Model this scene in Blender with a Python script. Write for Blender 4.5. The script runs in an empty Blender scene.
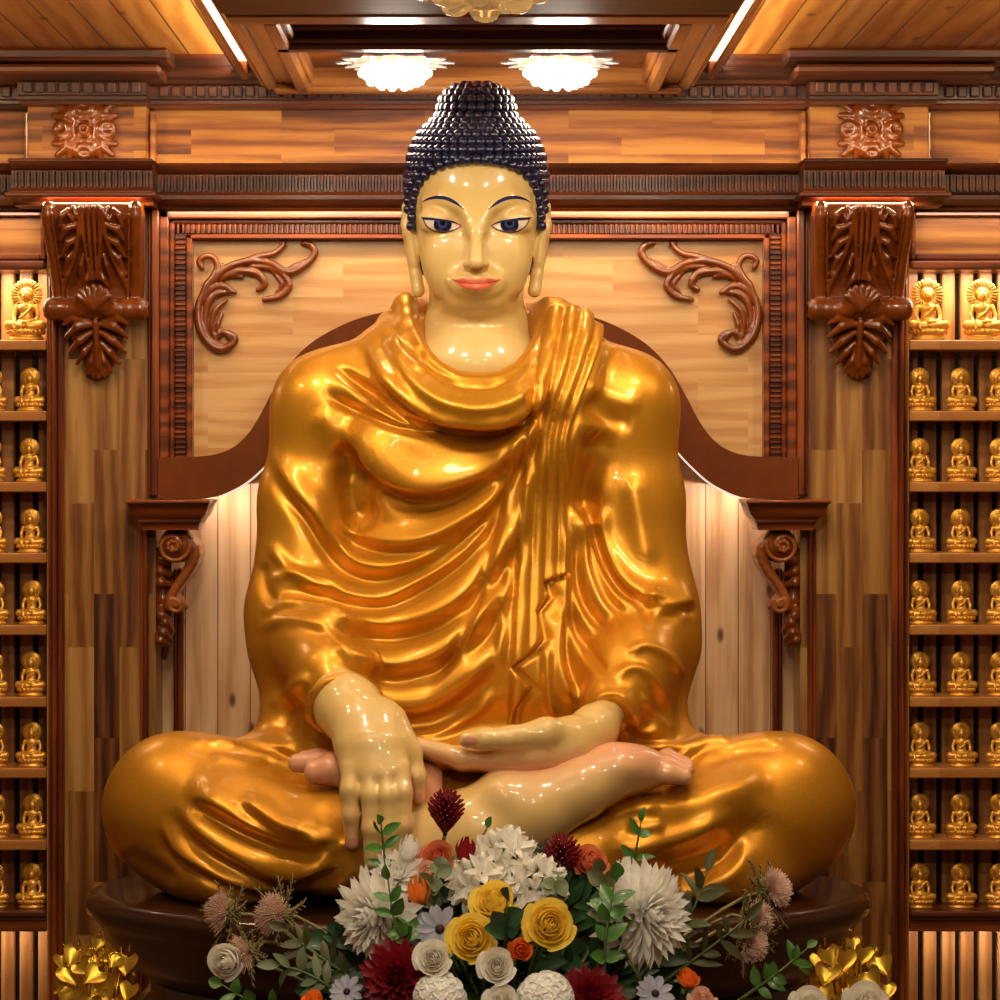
import bpy, math, random
import numpy as np
from mathutils import Vector, Matrix
from mathutils.bvhtree import BVHTree

K = 0.0025            # metres per layout unit (one unit = one photo pixel on the wall plane)
ZH = 720.0            # camera height above the floor, layout units
CU, CV, F = 478.0, 450.0, 2600.0
SC = bpy.context.scene
COL = SC.collection
rng = random.Random(7)
nrg = np.random.default_rng(7)

def X_(u, Y): return (u - CU) * (F + Y) / F
def Z_(v, Y): return (CV - v) * (F + Y) / F
def S(u, v, Y=0.0):
    return (X_(u, Y), Y, Z_(v, Y))
def rs(r, Y): return r * (F + Y) / F
def W(p):             # layout units -> metres
    return (p[0] * K, p[1] * K, (p[2] + ZH) * K)

# ------------------------------------------------------------------ materials
MATS = {}
def newmat(name):
    m = bpy.data.materials.new(name); m.use_nodes = True
    nt = m.node_tree; b = nt.nodes['Principled BSDF']
    MATS[name] = m
    return m, nt, b
def nd(nt, typ, **kw):
    n = nt.nodes.new(typ)
    for k, v in kw.items():
        if k in n.inputs.keys(): n.inputs[k].default_value = v
        else: setattr(n, k, v)
    return n
def lk(nt, a, b): nt.links.new(a, b)
def rgb(h):
    h = h.lstrip('#'); c = [int(h[i:i+2], 16) / 255 for i in (0, 2, 4)]
    return tuple((x / 12.92 if x <= .04045 else ((x + .055) / 1.055) ** 2.4) for x in c) + (1,)
def ramp(nt, stops):
    r = nt.nodes.new('ShaderNodeValToRGB')
    cr = r.color_ramp
    while len(cr.elements) < len(stops): cr.elements.new(0.5)
    for e, (p, c) in zip(cr.elements, stops):
        e.position = p; e.color = c
    return r
def simple(name, col, rough=.5, metal=0, coat=0, coat_rough=.05, spec=.5, var=0.0, scale=30, bump=0.0, bscale=200, sub=0, trans=0):
    m, nt, b = newmat(name)
    b.inputs['Base Color'].default_value = col
    b.inputs['Roughness'].default_value = rough
    b.inputs['Metallic'].default_value = metal
    b.inputs['Coat Weight'].default_value = coat
    b.inputs['Coat Roughness'].default_value = coat_rough
    b.inputs['Specular IOR Level'].default_value = spec
    if sub:
        b.inputs['Subsurface Weight'].default_value = sub
        b.inputs['Subsurface Radius'].default_value = (.02, .01, .005)
        b.inputs['Subsurface Scale'].default_value = .3
    tc = nd(nt, 'ShaderNodeTexCoord')
    if var:
        n = nd(nt, 'ShaderNodeTexNoise', Scale=scale, Detail=3.0); lk(nt, tc.outputs['Object'], n.inputs['Vector'])
        d = tuple(c * (1 - var) for c in col[:3]) + (1,); l = tuple(min(1, c * (1 + var)) for c in col[:3]) + (1,)
        r = ramp(nt, [(.3, d), (.7, l)]); lk(nt, n.outputs['Fac'], r.inputs['Fac']); lk(nt, r.outputs['Color'], b.inputs['Base Color'])
    if bump:
        n = nd(nt, 'ShaderNodeTexNoise', Scale=bscale, Detail=2.0); lk(nt, tc.outputs['Object'], n.inputs['Vector'])
        bp = nd(nt, 'ShaderNodeBump', Strength=bump, Distance=.002); lk(nt, n.outputs['Fac'], bp.inputs['Height']); lk(nt, bp.outputs['Normal'], b.inputs['Normal'])
    return m
def wood(name, cols, axis='x', block=None, grain=1.0, rough=.35, coat=.3, knots=0.0, gap=0.0, knotcol=None, contrast=.35, seed=0.0, groove=None):
    """finger-jointed / plank wood. axis = grain direction ('x','y','z'); the strips are laid on the plane the face shows."""
    m, nt, b = newmat(name)
    tc = nd(nt, 'ShaderNodeTexCoord')
    sep = nd(nt, 'ShaderNodeSeparateXYZ'); lk(nt, tc.outputs['Object'], sep.inputs[0])
    cmb = nd(nt, 'ShaderNodeCombineXYZ')
    order = {'x': ('X', 'Z', 'Y'), 'z': ('Z', 'X', 'Y'), 'y': ('Y', 'X', 'Z')}[axis]
    for i, o in enumerate(order): lk(nt, sep.outputs[o], cmb.inputs[i])
    vec = cmb.outputs[0]
    if block:
        L, H = block
        bt = nd(nt, 'ShaderNodeTexBrick', Scale=1.0)
        bt.offset = .37; bt.offset_frequency = 2; bt.squash = 1.0
        bt.inputs['Color1'].default_value = (0, 0, 0, 1); bt.inputs['Color2'].default_value = (1, 1, 1, 1)
        bt.inputs['Mortar'].default_value = (.5, .5, .5, 1)
        bt.inputs['Mortar Size'].default_value = gap if gap else 0.0
        bt.inputs['Mortar Smooth'].default_value = .1
        bt.inputs['Brick Width'].default_value = L; bt.inputs['Row Height'].default_value = H
        lk(nt, vec, bt.inputs['Vector'])
        tone = bt.outputs['Color']
    # grain
    mp = nd(nt, 'ShaderNodeMapping'); mp.inputs['Scale'].default_value = (4.5 * grain, 85 * grain, 85 * grain); mp.inputs['Location'].default_value = (seed, seed * 1.7, seed * .6)
    lk(nt, vec, mp.inputs['Vector'])
    if block:
        off = nd(nt, 'ShaderNodeVectorMath', operation='MULTIPLY_ADD')
        lk(nt, tone, off.inputs[0]); off.inputs[1].default_value = (31.7, 17.3, 9.1); lk(nt, mp.outputs[0], off.inputs[2]); gv = off.outputs[0]
    else: gv = mp.outputs[0]
    n1 = nd(nt, 'ShaderNodeTexNoise', Scale=1.0, Detail=6.0, Roughness=.62, Distortion=.6); lk(nt, gv, n1.inputs['Vector'])
    mp2 = nd(nt, 'ShaderNodeMapping'); mp2.inputs['Scale'].default_value = (.2, .075, .075); lk(nt, gv, mp2.inputs['Vector'])
    w = nd(nt, 'ShaderNodeTexWave', Scale=.9, Distortion=9.0, Detail=3.0); w.bands_direction = 'Y'; w.inputs['Detail Scale'].default_value = 1.2; lk(nt, mp2.outputs[0], w.inputs['Vector'])
    mixn = nd(nt, 'ShaderNodeMath', operation='MULTIPLY_ADD'); lk(nt, w.outputs['Fac'], mixn.inputs[0]); mixn.inputs[1].default_value = .38; 
    sc = nd(nt, 'ShaderNodeMath', operation='MULTIPLY'); lk(nt, n1.outputs['Fac'], sc.inputs[0]); sc.inputs[1].default_value = .75
    lk(nt, sc.outputs[0], mixn.inputs[2])
    ex = nd(nt, 'ShaderNodeMapRange'); ex.inputs['From Min'].default_value = .34; ex.inputs['From Max'].default_value = .78; lk(nt, mixn.outputs[0], ex.inputs['Value'])
    fac = ex.outputs[0]
    if block:
        a = nd(nt, 'ShaderNodeMath', operation='MULTIPLY'); lk(nt, fac, a.inputs[0]); a.inputs[1].default_value = contrast
        t2 = nd(nt, 'ShaderNodeMath', operation='MULTIPLY_ADD'); lk(nt, tone, t2.inputs[0]); t2.inputs[1].default_value = 1 - contrast; lk(nt, a.outputs[0], t2.inputs[2])
        fac = t2.outputs[0]
    k = len(cols)
    r = ramp(nt, [(.08 + .84 * i / (k - 1), c) for i, c in enumerate(cols)]); lk(nt, fac, r.inputs['Fac'])
    colr = r.outputs['Color']
    if knots:
        mpk = nd(nt, 'ShaderNodeMapping'); mpk.inputs['Scale'].default_value = (knots, knots * 2.2, knots * 2.2); mpk.inputs['Location'].default_value = (seed * 3, seed, 0); lk(nt, vec, mpk.inputs['Vector'])
        vo = nd(nt, 'ShaderNodeTexVoronoi', Scale=1.0); vo.voronoi_dimensions = '2D'; lk(nt, mpk.outputs[0], vo.inputs['Vector'])
        kr = ramp(nt, [(.0, (1, 1, 1, 1)), (.03, (.8, .8, .8, 1)), (.065, (0, 0, 0, 1))]); lk(nt, vo.outputs['Distance'], kr.inputs['Fac'])
        mx = nd(nt, 'ShaderNodeMix', data_type='RGBA'); lk(nt, kr.outputs['Color'], mx.inputs['Factor']); lk(nt, colr, mx.inputs['A']); mx.inputs['B'].default_value = knotcol or (.12, .035, .012, 1)
        colr = mx.outputs['Result']
    if block and gap:
        mx = nd(nt, 'ShaderNodeMix', data_type='RGBA'); lk(nt, bt.outputs['Fac'], mx.inputs['Factor']); lk(nt, colr, mx.inputs['A']); mx.inputs['B'].default_value = groove or (.05, .02, .008, 1)
        colr = mx.outputs['Result']
    lk(nt, colr, b.inputs['Base Color'])
    b.inputs['Roughness'].default_value = rough; b.inputs['Coat Weight'].default_value = coat; b.inputs['Coat Roughness'].default_value = .12
    bp = nd(nt, 'ShaderNodeBump', Strength=.08, Distance=.002); lk(nt, n1.outputs['Fac'], bp.inputs['Height']); lk(nt, bp.outputs['Normal'], b.inputs['Normal'])
    return m
def emit(name, col, strength):
    m, nt, b = newmat(name)
    b.inputs['Base Color'].default_value = col
    b.inputs['Emission Color'].default_value = col; b.inputs['Emission Strength'].default_value = strength
    return m

# ------------------------------------------------------------------ objects
def tag(o, label=None, cat=None, group=None, kind=None):
    if label: o['label'] = label
    if cat: o['category'] = cat
    if group: o['group'] = group
    if kind: o['kind'] = kind
    return o
def empty(name, p, label=None, cat=None, group=None):
    o = bpy.data.objects.new(name, None); COL.objects.link(o); o.location = W(p); o.empty_display_size = .05
    return tag(o, label, cat, group)
def link_mesh(name, verts, faces, mat, parent=None, smooth=True, units=True, label=None):
    """verts are world layout units (or metres when units False); the mesh is stored relative to its parent's origin"""
    V = np.asarray(verts, dtype=np.float64).reshape(-1, 3)
    if units:
        V = V * K; V[:, 2] += ZH * K
    if parent is not None:
        org = np.zeros(3); q = parent
        while q is not None:
            org += np.array(q.location); q = q.parent
        V = V - org
    me = bpy.data.meshes.new(name)
    if isinstance(faces, np.ndarray):
        nv, nf = len(V), len(faces); k = faces.shape[1]
        me.vertices.add(nv); me.vertices.foreach_set('co', V.ravel().astype(np.float32))
        me.loops.add(nf * k); me.loops.foreach_set('vertex_index', faces.ravel().astype(np.int32))
        me.polygons.add(nf); me.polygons.foreach_set('loop_start', np.arange(0, nf * k, k, dtype=np.int32))
        me.update(calc_edges=True); me.validate()
    else:
        me.from_pydata([tuple(v) for v in V], [], faces); me.update()
    if smooth: me.polygons.foreach_set('use_smooth', np.ones(len(me.polygons), dtype=bool))
    if mat is not None: me.materials.append(mat)
    o = bpy.data.objects.new(name, me); COL.objects.link(o)
    if parent is not None: o.parent = parent
    if label: o['label'] = label
    return o
def struct(o):
    o['kind'] = 'structure'; return o

class MB:
    """collects primitive shapes (layout units) for ONE mesh"""
    def __init__(s): s.v = []; s.f = []
    def add(s, vs, fs):
        n = len(s.v); s.v.extend([tuple(map(float, q)) for q in vs]); s.f.extend([tuple(i + n for i in f) for f in fs]); return s
    def box(s, x0, x1, y0, y1, z0, z1, b=0.0):
        if b <= 0:
            vs = [(x, y, z) for x in (x0, x1) for y in (y0, y1) for z in (z0, z1)]
            return s.add(vs, [(0, 1, 3, 2), (4, 6, 7, 5), (0, 4, 5, 1), (2, 3, 7, 6), (0, 2, 6, 4), (1, 5, 7, 3)])
        b = min(b, abs(x1 - x0) * .45, abs(y1 - y0) * .45, abs(z1 - z0) * .45)
        vs = []; idx = {}
        for ix, (x, xi) in enumerate(((x0, x0 + b), (x1, x1 - b))):
            for iy, (y, yi) in enumerate(((y0, y0 + b), (y1, y1 - b))):
                for iz, (z, zi) in enumerate(((z0, z0 + b), (z1, z1 - b))):
                    idx[ix, iy, iz] = len(vs)
                    vs += [(x, yi, zi), (xi, y, zi), (xi, yi, z)]
        fs = []
        I = lambda a, c: idx[a] + c
        fs += [(I((0,0,0),0), I((0,0,1),0), I((0,1,1),0), I((0,1,0),0)), (I((1,0,0),0), I((1,1,0),0), I((1,1,1),0), I((1,0,1),0)),
               (I((0,0,0),1), I((1,0,0),1), I((1,0,1),1), I((0,0,1),1)), (I((0,1,0),1), I((0,1,1),1), I((1,1,1),1), I((1,1,0),1)),
               (I((0,0,0),2), I((0,1,0),2), I((1,1,0),2), I((1,0,0),2)), (I((0,0,1),2), I((1,0,1),2), I((1,1,1),2), I((0,1,1),2))]
        for k in (0, 1):
            for l in (0, 1):
                fs += [(I((k,l,0),0), I((k,l,1),0), I((k,l,1),1), I((k,l,0),1)), (I((k,0,l),0), I((k,1,l),0), I((k,1,l),2), I((k,0,l),2)), (I((0,k,l),1), I((1,k,l),1), I((1,k,l),2), I((0,k,l),2))]
        for a in idx: fs.append((idx[a], idx[a] + 1, idx[a] + 2))
        return s.add(vs, fs)
    def prism_x(s, prof, x0, x1):          # profile of (y,z) swept along X
        n = len(prof); vs = [(x0, y, z) for y, z in prof] + [(x1, y, z) for y, z in prof]
        return s.add(vs, [(i, (i + 1) % n, n + (i + 1) % n, n + i) for i in range(n)] + [tuple(range(n - 1, -1, -1)), tuple(range(n, 2 * n))])
    def prism_y(s, prof, y0, y1):          # profile of (x,z) swept along Y
        n = len(prof); vs = [(x, y0, z) for x, z in prof] + [(x, y1, z) for x, z in prof]
        return s.add(vs, [(i, (i + 1) % n, n + (i + 1) % n, n + i) for i in range(n)] + [tuple(range(n - 1, -1, -1)), tuple(range(n, 2 * n))])
    def prism_z(s, prof, z0, z1):
        n = len(prof); vs = [(x, y, z0) for x, y in prof] + [(x, y, z1) for x, y in prof]
        return s.add(vs, [(i, (i + 1) % n, n + (i + 1) % n, n + i) for i in range(n)] + [tuple(range(n - 1, -1, -1)), tuple(range(n, 2 * n))])
    def tube(s, pts, rad, n=8, flat=1.0, up=(0, 1, 0), caps=True):
        P = np.asarray(pts, float); m = len(P)
        R = np.full(m, rad, float) if np.isscalar(rad) else np.asarray(rad, float)
        T = np.gradient(P, axis=0); T /= np.linalg.norm(T, axis=1)[:, None] + 1e-9
        up = np.asarray(up, float)
        vs = []
        for i in range(m):
            a = np.cross(T[i], up); l = np.linalg.norm(a)
            if l < 1e-4: a = np.cross(T[i], (1, .1, .3)); l = np.linalg.norm(a)
            a /= l; b = np.cross(a, T[i])
            for k in range(n):
                t = 2 * math.pi * k / n
                vs.append(P[i] + R[i] * (math.cos(t) * a + flat * math.sin(t) * b))
        fs = [(i * n + k, i * n + (k + 1) % n, (i + 1) * n + (k + 1) % n, (i + 1) * n + k) for i in range(m - 1) for k in range(n)]
        if caps: fs += [tuple(range(n - 1, -1, -1)), tuple(range((m - 1) * n, m * n))]
        return s.add(vs, fs)
    def lathe(s, prof, c=(0, 0, 0), n=32, sx=1, sy=1, axis='z'):
        m = len(prof); vs = []
        for r, z in prof:
            for k in range(n):
                t = 2 * math.pi * k / n; a, b = r * math.cos(t) * sx, r * math.sin(t) * sy
                q = {'z': (a, b, z), 'x': (z, a, b), 'y': (a, z, b)}[axis]
                vs.append((c[0] + q[0], c[1] + q[1], c[2] + q[2]))
        fs = [(i * n + k, i * n + (k + 1) % n, (i + 1) * n + (k + 1) % n, (i + 1) * n + k) for i in range(m - 1) for k in range(n)]
        fs += [tuple(range(n - 1, -1, -1)), tuple(range((m - 1) * n, m * n))]
        return s.add(vs, fs)
    def loft_rects(s, rects):              # (x0,x1,y0,y1,z) stacked
        vs = [p for x0, x1, y0, y1, z in rects for p in ((x0, y0, z), (x1, y0, z), (x1, y1, z), (x0, y1, z))]; m = len(rects)
        return s.add(vs, [(4*i+k, 4*i+(k+1)%4, 4*i+4+(k+1)%4, 4*i+4+k) for i in range(m-1) for k in range(4)] + [(3, 2, 1, 0), (4*m-4, 4*m-3, 4*m-2, 4*m-1)])
    def ball(s, c, r, n=10, m=6):
        r = (r, r, r) if np.isscalar(r) else r
        vs = [(c[0], c[1], c[2] + r[2])]
        for i in range(1, m):
            p = math.pi * i / m
            for k in range(n):
                t = 2 * math.pi * k / n; vs.append((c[0] + r[0] * math.sin(p) * math.cos(t), c[1] + r[1] * math.sin(p) * math.sin(t), c[2] + r[2] * math.cos(p)))
        vs.append((c[0], c[1], c[2] - r[2])); L = len(vs) - 1
        fs = [(0, 1 + k, 1 + (k + 1) % n) for k in range(n)]
        fs += [(1 + i * n + k, 1 + (i + 1) * n + k, 1 + (i + 1) * n + (k + 1) % n, 1 + i * n + (k + 1) % n) for i in range(m - 2) for k in range(n)]
        fs += [(1 + (m - 2) * n + (k + 1) % n, 1 + (m - 2) * n + k, L) for k in range(n)]
        return s.add(vs, fs)
    def sheet(s, grid):                     # grid [i][j] of points
        G = np.asarray(grid, float); a, b = G.shape[:2]
        return s.add(G.reshape(-1, 3), [(i * b + j, i * b + j + 1, (i + 1) * b + j + 1, (i + 1) * b + j) for i in range(a - 1) for j in range(b - 1)])
    def build(s, name, mat, parent=None, smooth=False, label=None, auto=None):
        o = link_mesh(name, s.v, s.f, mat, parent, smooth, True, label)
        fixnorm(o.data)
        if auto is not None:
            o.data.polygons.foreach_set('use_smooth', np.ones(len(o.data.polygons), dtype=bool))
            o.data.set_sharp_from_angle(angle=math.radians(auto))
        return o
def fixnorm(me):
    import bmesh
    bm = bmesh.new(); bm.from_mesh(me); bmesh.ops.recalc_face_normals(bm, faces=bm.faces); bm.to_mesh(me); bm.free()

def crom(pts, step=None, n=None):
    """Catmull-Rom resample of a polyline of any dimension"""
    P = np.asarray(pts, float)
    if len(P) == 2: Q = np.linspace(P[0], P[1], 9)
    else:
        E = np.vstack([2 * P[0] - P[1], P, 2 * P[-1] - P[-2]]); out = []
        for i in range(1, len(E) - 2):
            t = np.linspace(0, 1, 12, endpoint=False)[:, None]
            p0, p1, p2, p3 = E[i-1], E[i], E[i+1], E[i+2]
            out.append(.5 * (2*p1 + (p2-p0)*t + (2*p0-5*p1+4*p2-p3)*t*t + (3*p1-p0-3*p2+p3)*t**3))
        Q = np.vstack(out + [P[-1:]])
    L = np.r_[0, np.cumsum(np.linalg.norm(np.diff(Q, axis=0), axis=1))]
    if step: n = max(3, int(L[-1] / step) + 1)
    if n is None: return Q
    s = np.linspace(0, L[-1], n)
    return np.stack([np.interp(s, L, Q[:, k]) for k in range(Q.shape[1])], axis=1)

# ------------------------------------------------------------------ implicit sculpting
class Field:
    def __init__(s, lo, hi, h):
        s.h = h; s.ax = [np.arange(lo[i], hi[i] + h, h, dtype=np.float32) for i in range(3)]
        s.D = np.full([len(a) for a in s.ax], 500., dtype=np.float32)
    def _sl(s, lo, hi, m):
        sl = []
        for i in range(3):
            a = s.ax[i]; i0 = np.searchsorted(a, lo[i] - m); i1 = np.searchsorted(a, hi[i] + m)
            sl.append(slice(max(0, i0), max(i0 + 1, i1)))
        sl = tuple(sl)
        P = (s.ax[0][sl[0]][:, None, None], s.ax[1][sl[1]][None, :, None], s.ax[2][sl[2]][None, None, :])
        return sl, P
    def _comb(s, sl, d, k, op):
        A = s.D[sl]
        if op == 'sub': 
            d = -d
            if k <= 0: s.D[sl] = np.maximum(A, d)
            else:
                h = np.clip(.5 - .5 * (d - A) / k, 0, 1); s.D[sl] = d + (A - d) * h + k * h * (1 - h)
        elif k <= 0: s.D[sl] = np.minimum(A, d)
        else:
            h = np.clip(.5 + .5 * (d - A) / k, 0, 1); s.D[sl] = d + (A - d) * h - k * h * (1 - h)
    def ell(s, c, r, k=0, op='add', rot=None):
        c = np.asarray(c, float); r = np.asarray(r, float); rm = r.max()
        ext = r if rot is None else np.full(3, rm)
        sl, P = s._sl(c - ext, c + ext, 2.2 * k + 6 * s.h + rm * .3)
        p = [P[i] - c[i] for i in range(3)]
        if rot is not None:
            M = np.array(rot.inverted()) ; p = [M[i][0] * p[0] + M[i][1] * p[1] + M[i][2] * p[2] for i in range(3)]
        k0 = np.sqrt(sum((p[i] / r[i]) ** 2 for i in range(3))); k1 = np.sqrt(sum((p[i] / r[i] ** 2) ** 2 for i in range(3)))
        s._comb(sl, (k0 * (k0 - 1) / (k1 + 1e-6)).astype(np.float32), k, op)
    def cone(s, a, b, ra, rb, k=0, op='add', fy=1.0):
        a = np.asarray(a, float); b = np.asarray(b, float); R = max(ra, rb)
        sl, P = s._sl(np.minimum(a, b) - R, np.maximum(a, b) + R, k + 3 * s.h)
        ba = b - a; ba2 = ba.copy(); ba2[1] /= fy; L2 = float(ba2 @ ba2) + 1e-6
        p = [P[0] - a[0], (P[1] - a[1]) / fy, P[2] - a[2]]
        t = np.clip((p[0] * ba2[0] + p[1] * ba2[1] + p[2] * ba2[2]) / L2, 0, 1)
        d = np.sqrt((p[0] - t * ba2[0]) ** 2 + (p[1] - t * ba2[1]) ** 2 + (p[2] - t * ba2[2]) ** 2) - (ra + (rb - ra) * t)
        s._comb(sl, d.astype(np.float32), k, op)
    def chain(s, pts, rad, k=0, inner=None, op='add', fy=1.0):
        """tapered tube through the points, merged as one before joining"""
        rad = [rad] * len(pts) if np.isscalar(rad) else rad
        pts = [np.asarray(p, float) for p in pts]
        lo = np.min([p - r for p, r in zip(pts, rad)], axis=0); hi = np.max([p + r for p, r in zip(pts, rad)], axis=0)
        sl, P = s._sl(lo, hi, 1.6 * k + 4 * s.h)
        D = None
        for i in range(len(pts) - 1):
            a, b = pts[i], pts[i + 1]; ba = b - a; ba[1] = ba[1] / fy; L2 = float(ba @ ba) + 1e-6
            p = [P[0] - a[0], (P[1] - a[1]) / fy, P[2] - a[2]]
            t = np.clip((p[0] * ba[0] + p[1] * ba[1] + p[2] * ba[2]) / L2, 0, 1)
            d = np.sqrt((p[0] - t * ba[0]) ** 2 + (p[1] - t * ba[1]) ** 2 + (p[2] - t * ba[2]) ** 2) - (rad[i] + (rad[i + 1] - rad[i]) * t)
            if D is None: D = d
            else:
                kk = inner if inner is not None else .35 * rad[i]
                h = np.clip(.5 + .5 * (d - D) / kk, 0, 1); D = d + (D - d) * h - kk * h * (1 - h)
        s._comb(sl, D.astype(np.float32), k, op)
    def custom(s, lo, hi, fn, k=0, op='add'):
        sl, P = s._sl(np.asarray(lo, float), np.asarray(hi, float), 0)
        s._comb(sl, fn(*P).astype(np.float32), k, op)
    def mesh(s):
        D = s.D; n = D.shape
        sg = D < 0
        c8 = [(i, j, k) for i in (0, 1) for j in (0, 1) for k in (0, 1)]
        sh = lambda A, o: A[o[0]:n[0] - 1 + o[0], o[1]:n[1] - 1 + o[1], o[2]:n[2] - 1 + o[2]]
        cnt = np.zeros([q - 1 for q in n], dtype=np.int8)
        for o in c8: cnt += sh(sg, o)
        act = (cnt > 0) & (cnt < 8); I = np.argwhere(act)
        idx = np.full(act.shape, -1, dtype=np.int32); idx[act] = np.arange(len(I))
        vals = {o: D[I[:, 0] + o[0], I[:, 1] + o[1], I[:, 2] + o[2]] for o in c8}
        acc = np.zeros((len(I), 3)); w = np.zeros(len(I))
        for a in c8:
            for ax in range(3):
                if a[ax] == 0:
                    b = list(a); b[ax] = 1; b = tuple(b); da, db = vals[a], vals[b]
                    cr = (da < 0) != (db < 0); t = np.where(cr, da / np.where(cr, da - db, 1), 0)
                    p = np.array(a, float)[None, :].repeat(len(I), 0); p[:, ax] += t
                    acc[cr] += p[cr]; w[cr] += 1
        V = I + acc / w[:, None]
        V = V * s.h + np.array([a[0] for a in s.ax])
        faces = []
        for ax in range(3):
            o = [0, 0, 0]; o[ax] = 1; u, v = (ax + 1) % 3, (ax + 2) % 3
            s0 = sg[tuple(slice(0, n[i] - o[i]) for i in range(3))]; s1 = sg[tuple(slice(o[i], n[i]) for i in range(3))]
            E = np.argwhere(s0 != s1)
            ok = np.ones(len(E), bool)
            for q in (u, v): ok &= (E[:, q] > 0) & (E[:, q] < n[q] - 1)
            E = E[ok]; fl = s0[E[:, 0], E[:, 1], E[:, 2]]
            def c(du, dv):
                e = E.copy(); e[:, u] += du; e[:, v] += dv; return idx[e[:, 0], e[:, 1], e[:, 2]]
            q = np.stack([c(-1, -1), c(0, -1), c(0, 0), c(-1, 0)], axis=1)
            q[~fl] = q[~fl][:, ::-1]
            faces.append(q)
        return V, np.vstack(faces)
def relax(V, Fq, it=2, lam=.5):
    a = np.concatenate([Fq[:, i] for i in range(4)]); b = np.concatenate([Fq[:, (i + 1) % 4] for i in range(4)])
    for _ in range(it):
        acc = np.zeros_like(V); w = np.zeros(len(V))
        for k in range(3): acc[:, k] = np.bincount(a, V[b, k], len(V)) + np.bincount(b, V[a, k], len(V))
        w = np.bincount(a, minlength=len(V)) + np.bincount(b, minlength=len(V))
        V = V + lam * (acc / np.maximum(w, 1)[:, None] - V)
    return V
def subdiv(V, Fq):
    """one level of Catmull-Clark for a closed all-quad mesh"""
    n, m = len(V), len(Fq)
    fp = V[Fq].mean(1)
    a = Fq.ravel(); b = np.roll(Fq, -1, axis=1).ravel()
    lo, hi = np.minimum(a, b).astype(np.int64), np.maximum(a, b).astype(np.int64)
    key, inv = np.unique(lo * n + hi, return_inverse=True); ne = len(key)
    ea, eb = key // n, key % n; ff = np.repeat(np.arange(m), 4)
    cnt = np.bincount(inv, minlength=ne); es = np.stack([np.bincount(inv, fp[ff, k], ne) for k in range(3)], 1)
    mid = (V[ea] + V[eb]) / 2; ep = np.where((cnt == 2)[:, None], (V[ea] + V[eb] + es) / 4, mid)
    val = np.bincount(a, minlength=n); val1 = np.maximum(val, 1)[:, None]
    Fs = np.stack([np.bincount(a, fp[ff, k], n) for k in range(3)], 1) / val1
    ev = np.bincount(ea, minlength=n) + np.bincount(eb, minlength=n)
    R = np.stack([np.bincount(ea, mid[:, k], n) + np.bincount(eb, mid[:, k], n) for k in range(3)], 1) / np.maximum(ev, 1)[:, None]
    nv = (Fs + 2 * R + (val1 - 3) * V) / val1
    ei = inv.reshape(m, 4) + n; fi = np.arange(m) + n + ne
    q = np.stack([np.stack([Fq[:, k], ei[:, k], fi, ei[:, (k + 3) % 4]], 1) for k in range(4)], 1).reshape(-1, 4)
    return np.vstack([nv, ep, fp]), q.astype(np.int32)
def vnormals(V, Fq):
    fn = np.cross(V[Fq[:, 2]] - V[Fq[:, 0]], V[Fq[:, 3]] - V[Fq[:, 1]])
    N = np.zeros_like(V)
    for k in range(3):
        for c in range(4): N[:, k] += np.bincount(Fq[:, c], fn[:, k], len(V))
    return N / (np.linalg.norm(N, axis=1)[:, None] + 1e-9)
def proj(V):
    f = F / (F + V[:, 1]); return CU + V[:, 0] * f, CV - V[:, 2] * f
def make_mats():
    # gold pearl paint
    m, nt, b = newmat('gold_robe')
    tc = nd(nt, 'ShaderNodeTexCoord'); n = nd(nt, 'ShaderNodeTexNoise', Scale=900.0, Detail=1.0); lk(nt, tc.outputs['Object'], n.inputs['Vector'])
    r = ramp(nt, [(.3, rgb('#c68216')), (.7, rgb('#e8a630'))]); lk(nt, n.outputs['Fac'], r.inputs['Fac']); lk(nt, r.outputs['Color'], b.inputs['Base Color'])
    b.inputs['Metallic'].default_value = .62; b.inputs['Roughness'].default_value = .42
    b.inputs['Coat Weight'].default_value = .28; b.inputs['Coat Roughness'].default_value = .1
    bp = nd(nt, 'ShaderNodeBump', Strength=.12, Distance=.0006); lk(nt, n.outputs['Fac'], bp.inputs['Height']); lk(nt, bp.outputs['Normal'], b.inputs['Normal'])
    # lacquer skin, pink where painted
    m, nt, b = newmat('skin_lacquer')
    at = nd(nt, 'ShaderNodeVertexColor'); at.layer_name = 'paint'
    mx = nd(nt, 'ShaderNodeMix', data_type='RGBA'); lk(nt, at.outputs['Color'], mx.inputs['Factor']); mx.inputs['A'].default_value = rgb('#ddba76'); mx.inputs['B'].default_value = rgb('#e2a07c')
    lk(nt, mx.outputs['Result'], b.inputs['Base Color'])
    b.inputs['Roughness'].default_value = .36; b.inputs['Coat Weight'].default_value = .6; b.inputs['Coat Roughness'].default_value = .04
    simple('navy_hair', rgb('#191b40'), .3, coat=.7, coat_rough=.1)
    simple('eye_white', rgb('#efd9c0'), .2, coat=.8); simple('iris_navy', rgb('#141a46'), .2, coat=.8); simple('iris_blue', rgb('#35487a'), .2, coat=.8)
    simple('pupil', rgb('#0a0a16'), .2, coat=.8); simple('eye_pink', rgb('#e59478'), .3, coat=.8); simple('navy_paint', rgb('#15174a'), .6, coat=.0, spec=.2)
    simple('lip_paint', rgb('#d96a4c'), .4, coat=.4); simple('lip_dark', rgb('#8c2f22'), .5); simple('nail_paint', rgb('#d8957a'), .25, coat=.8)
# ================================================================== the great seated statue
PED_Z = -389.0
def mirror(pts): return [(2 * CU - p[0],) + tuple(p[1:]) for p in pts]

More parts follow.
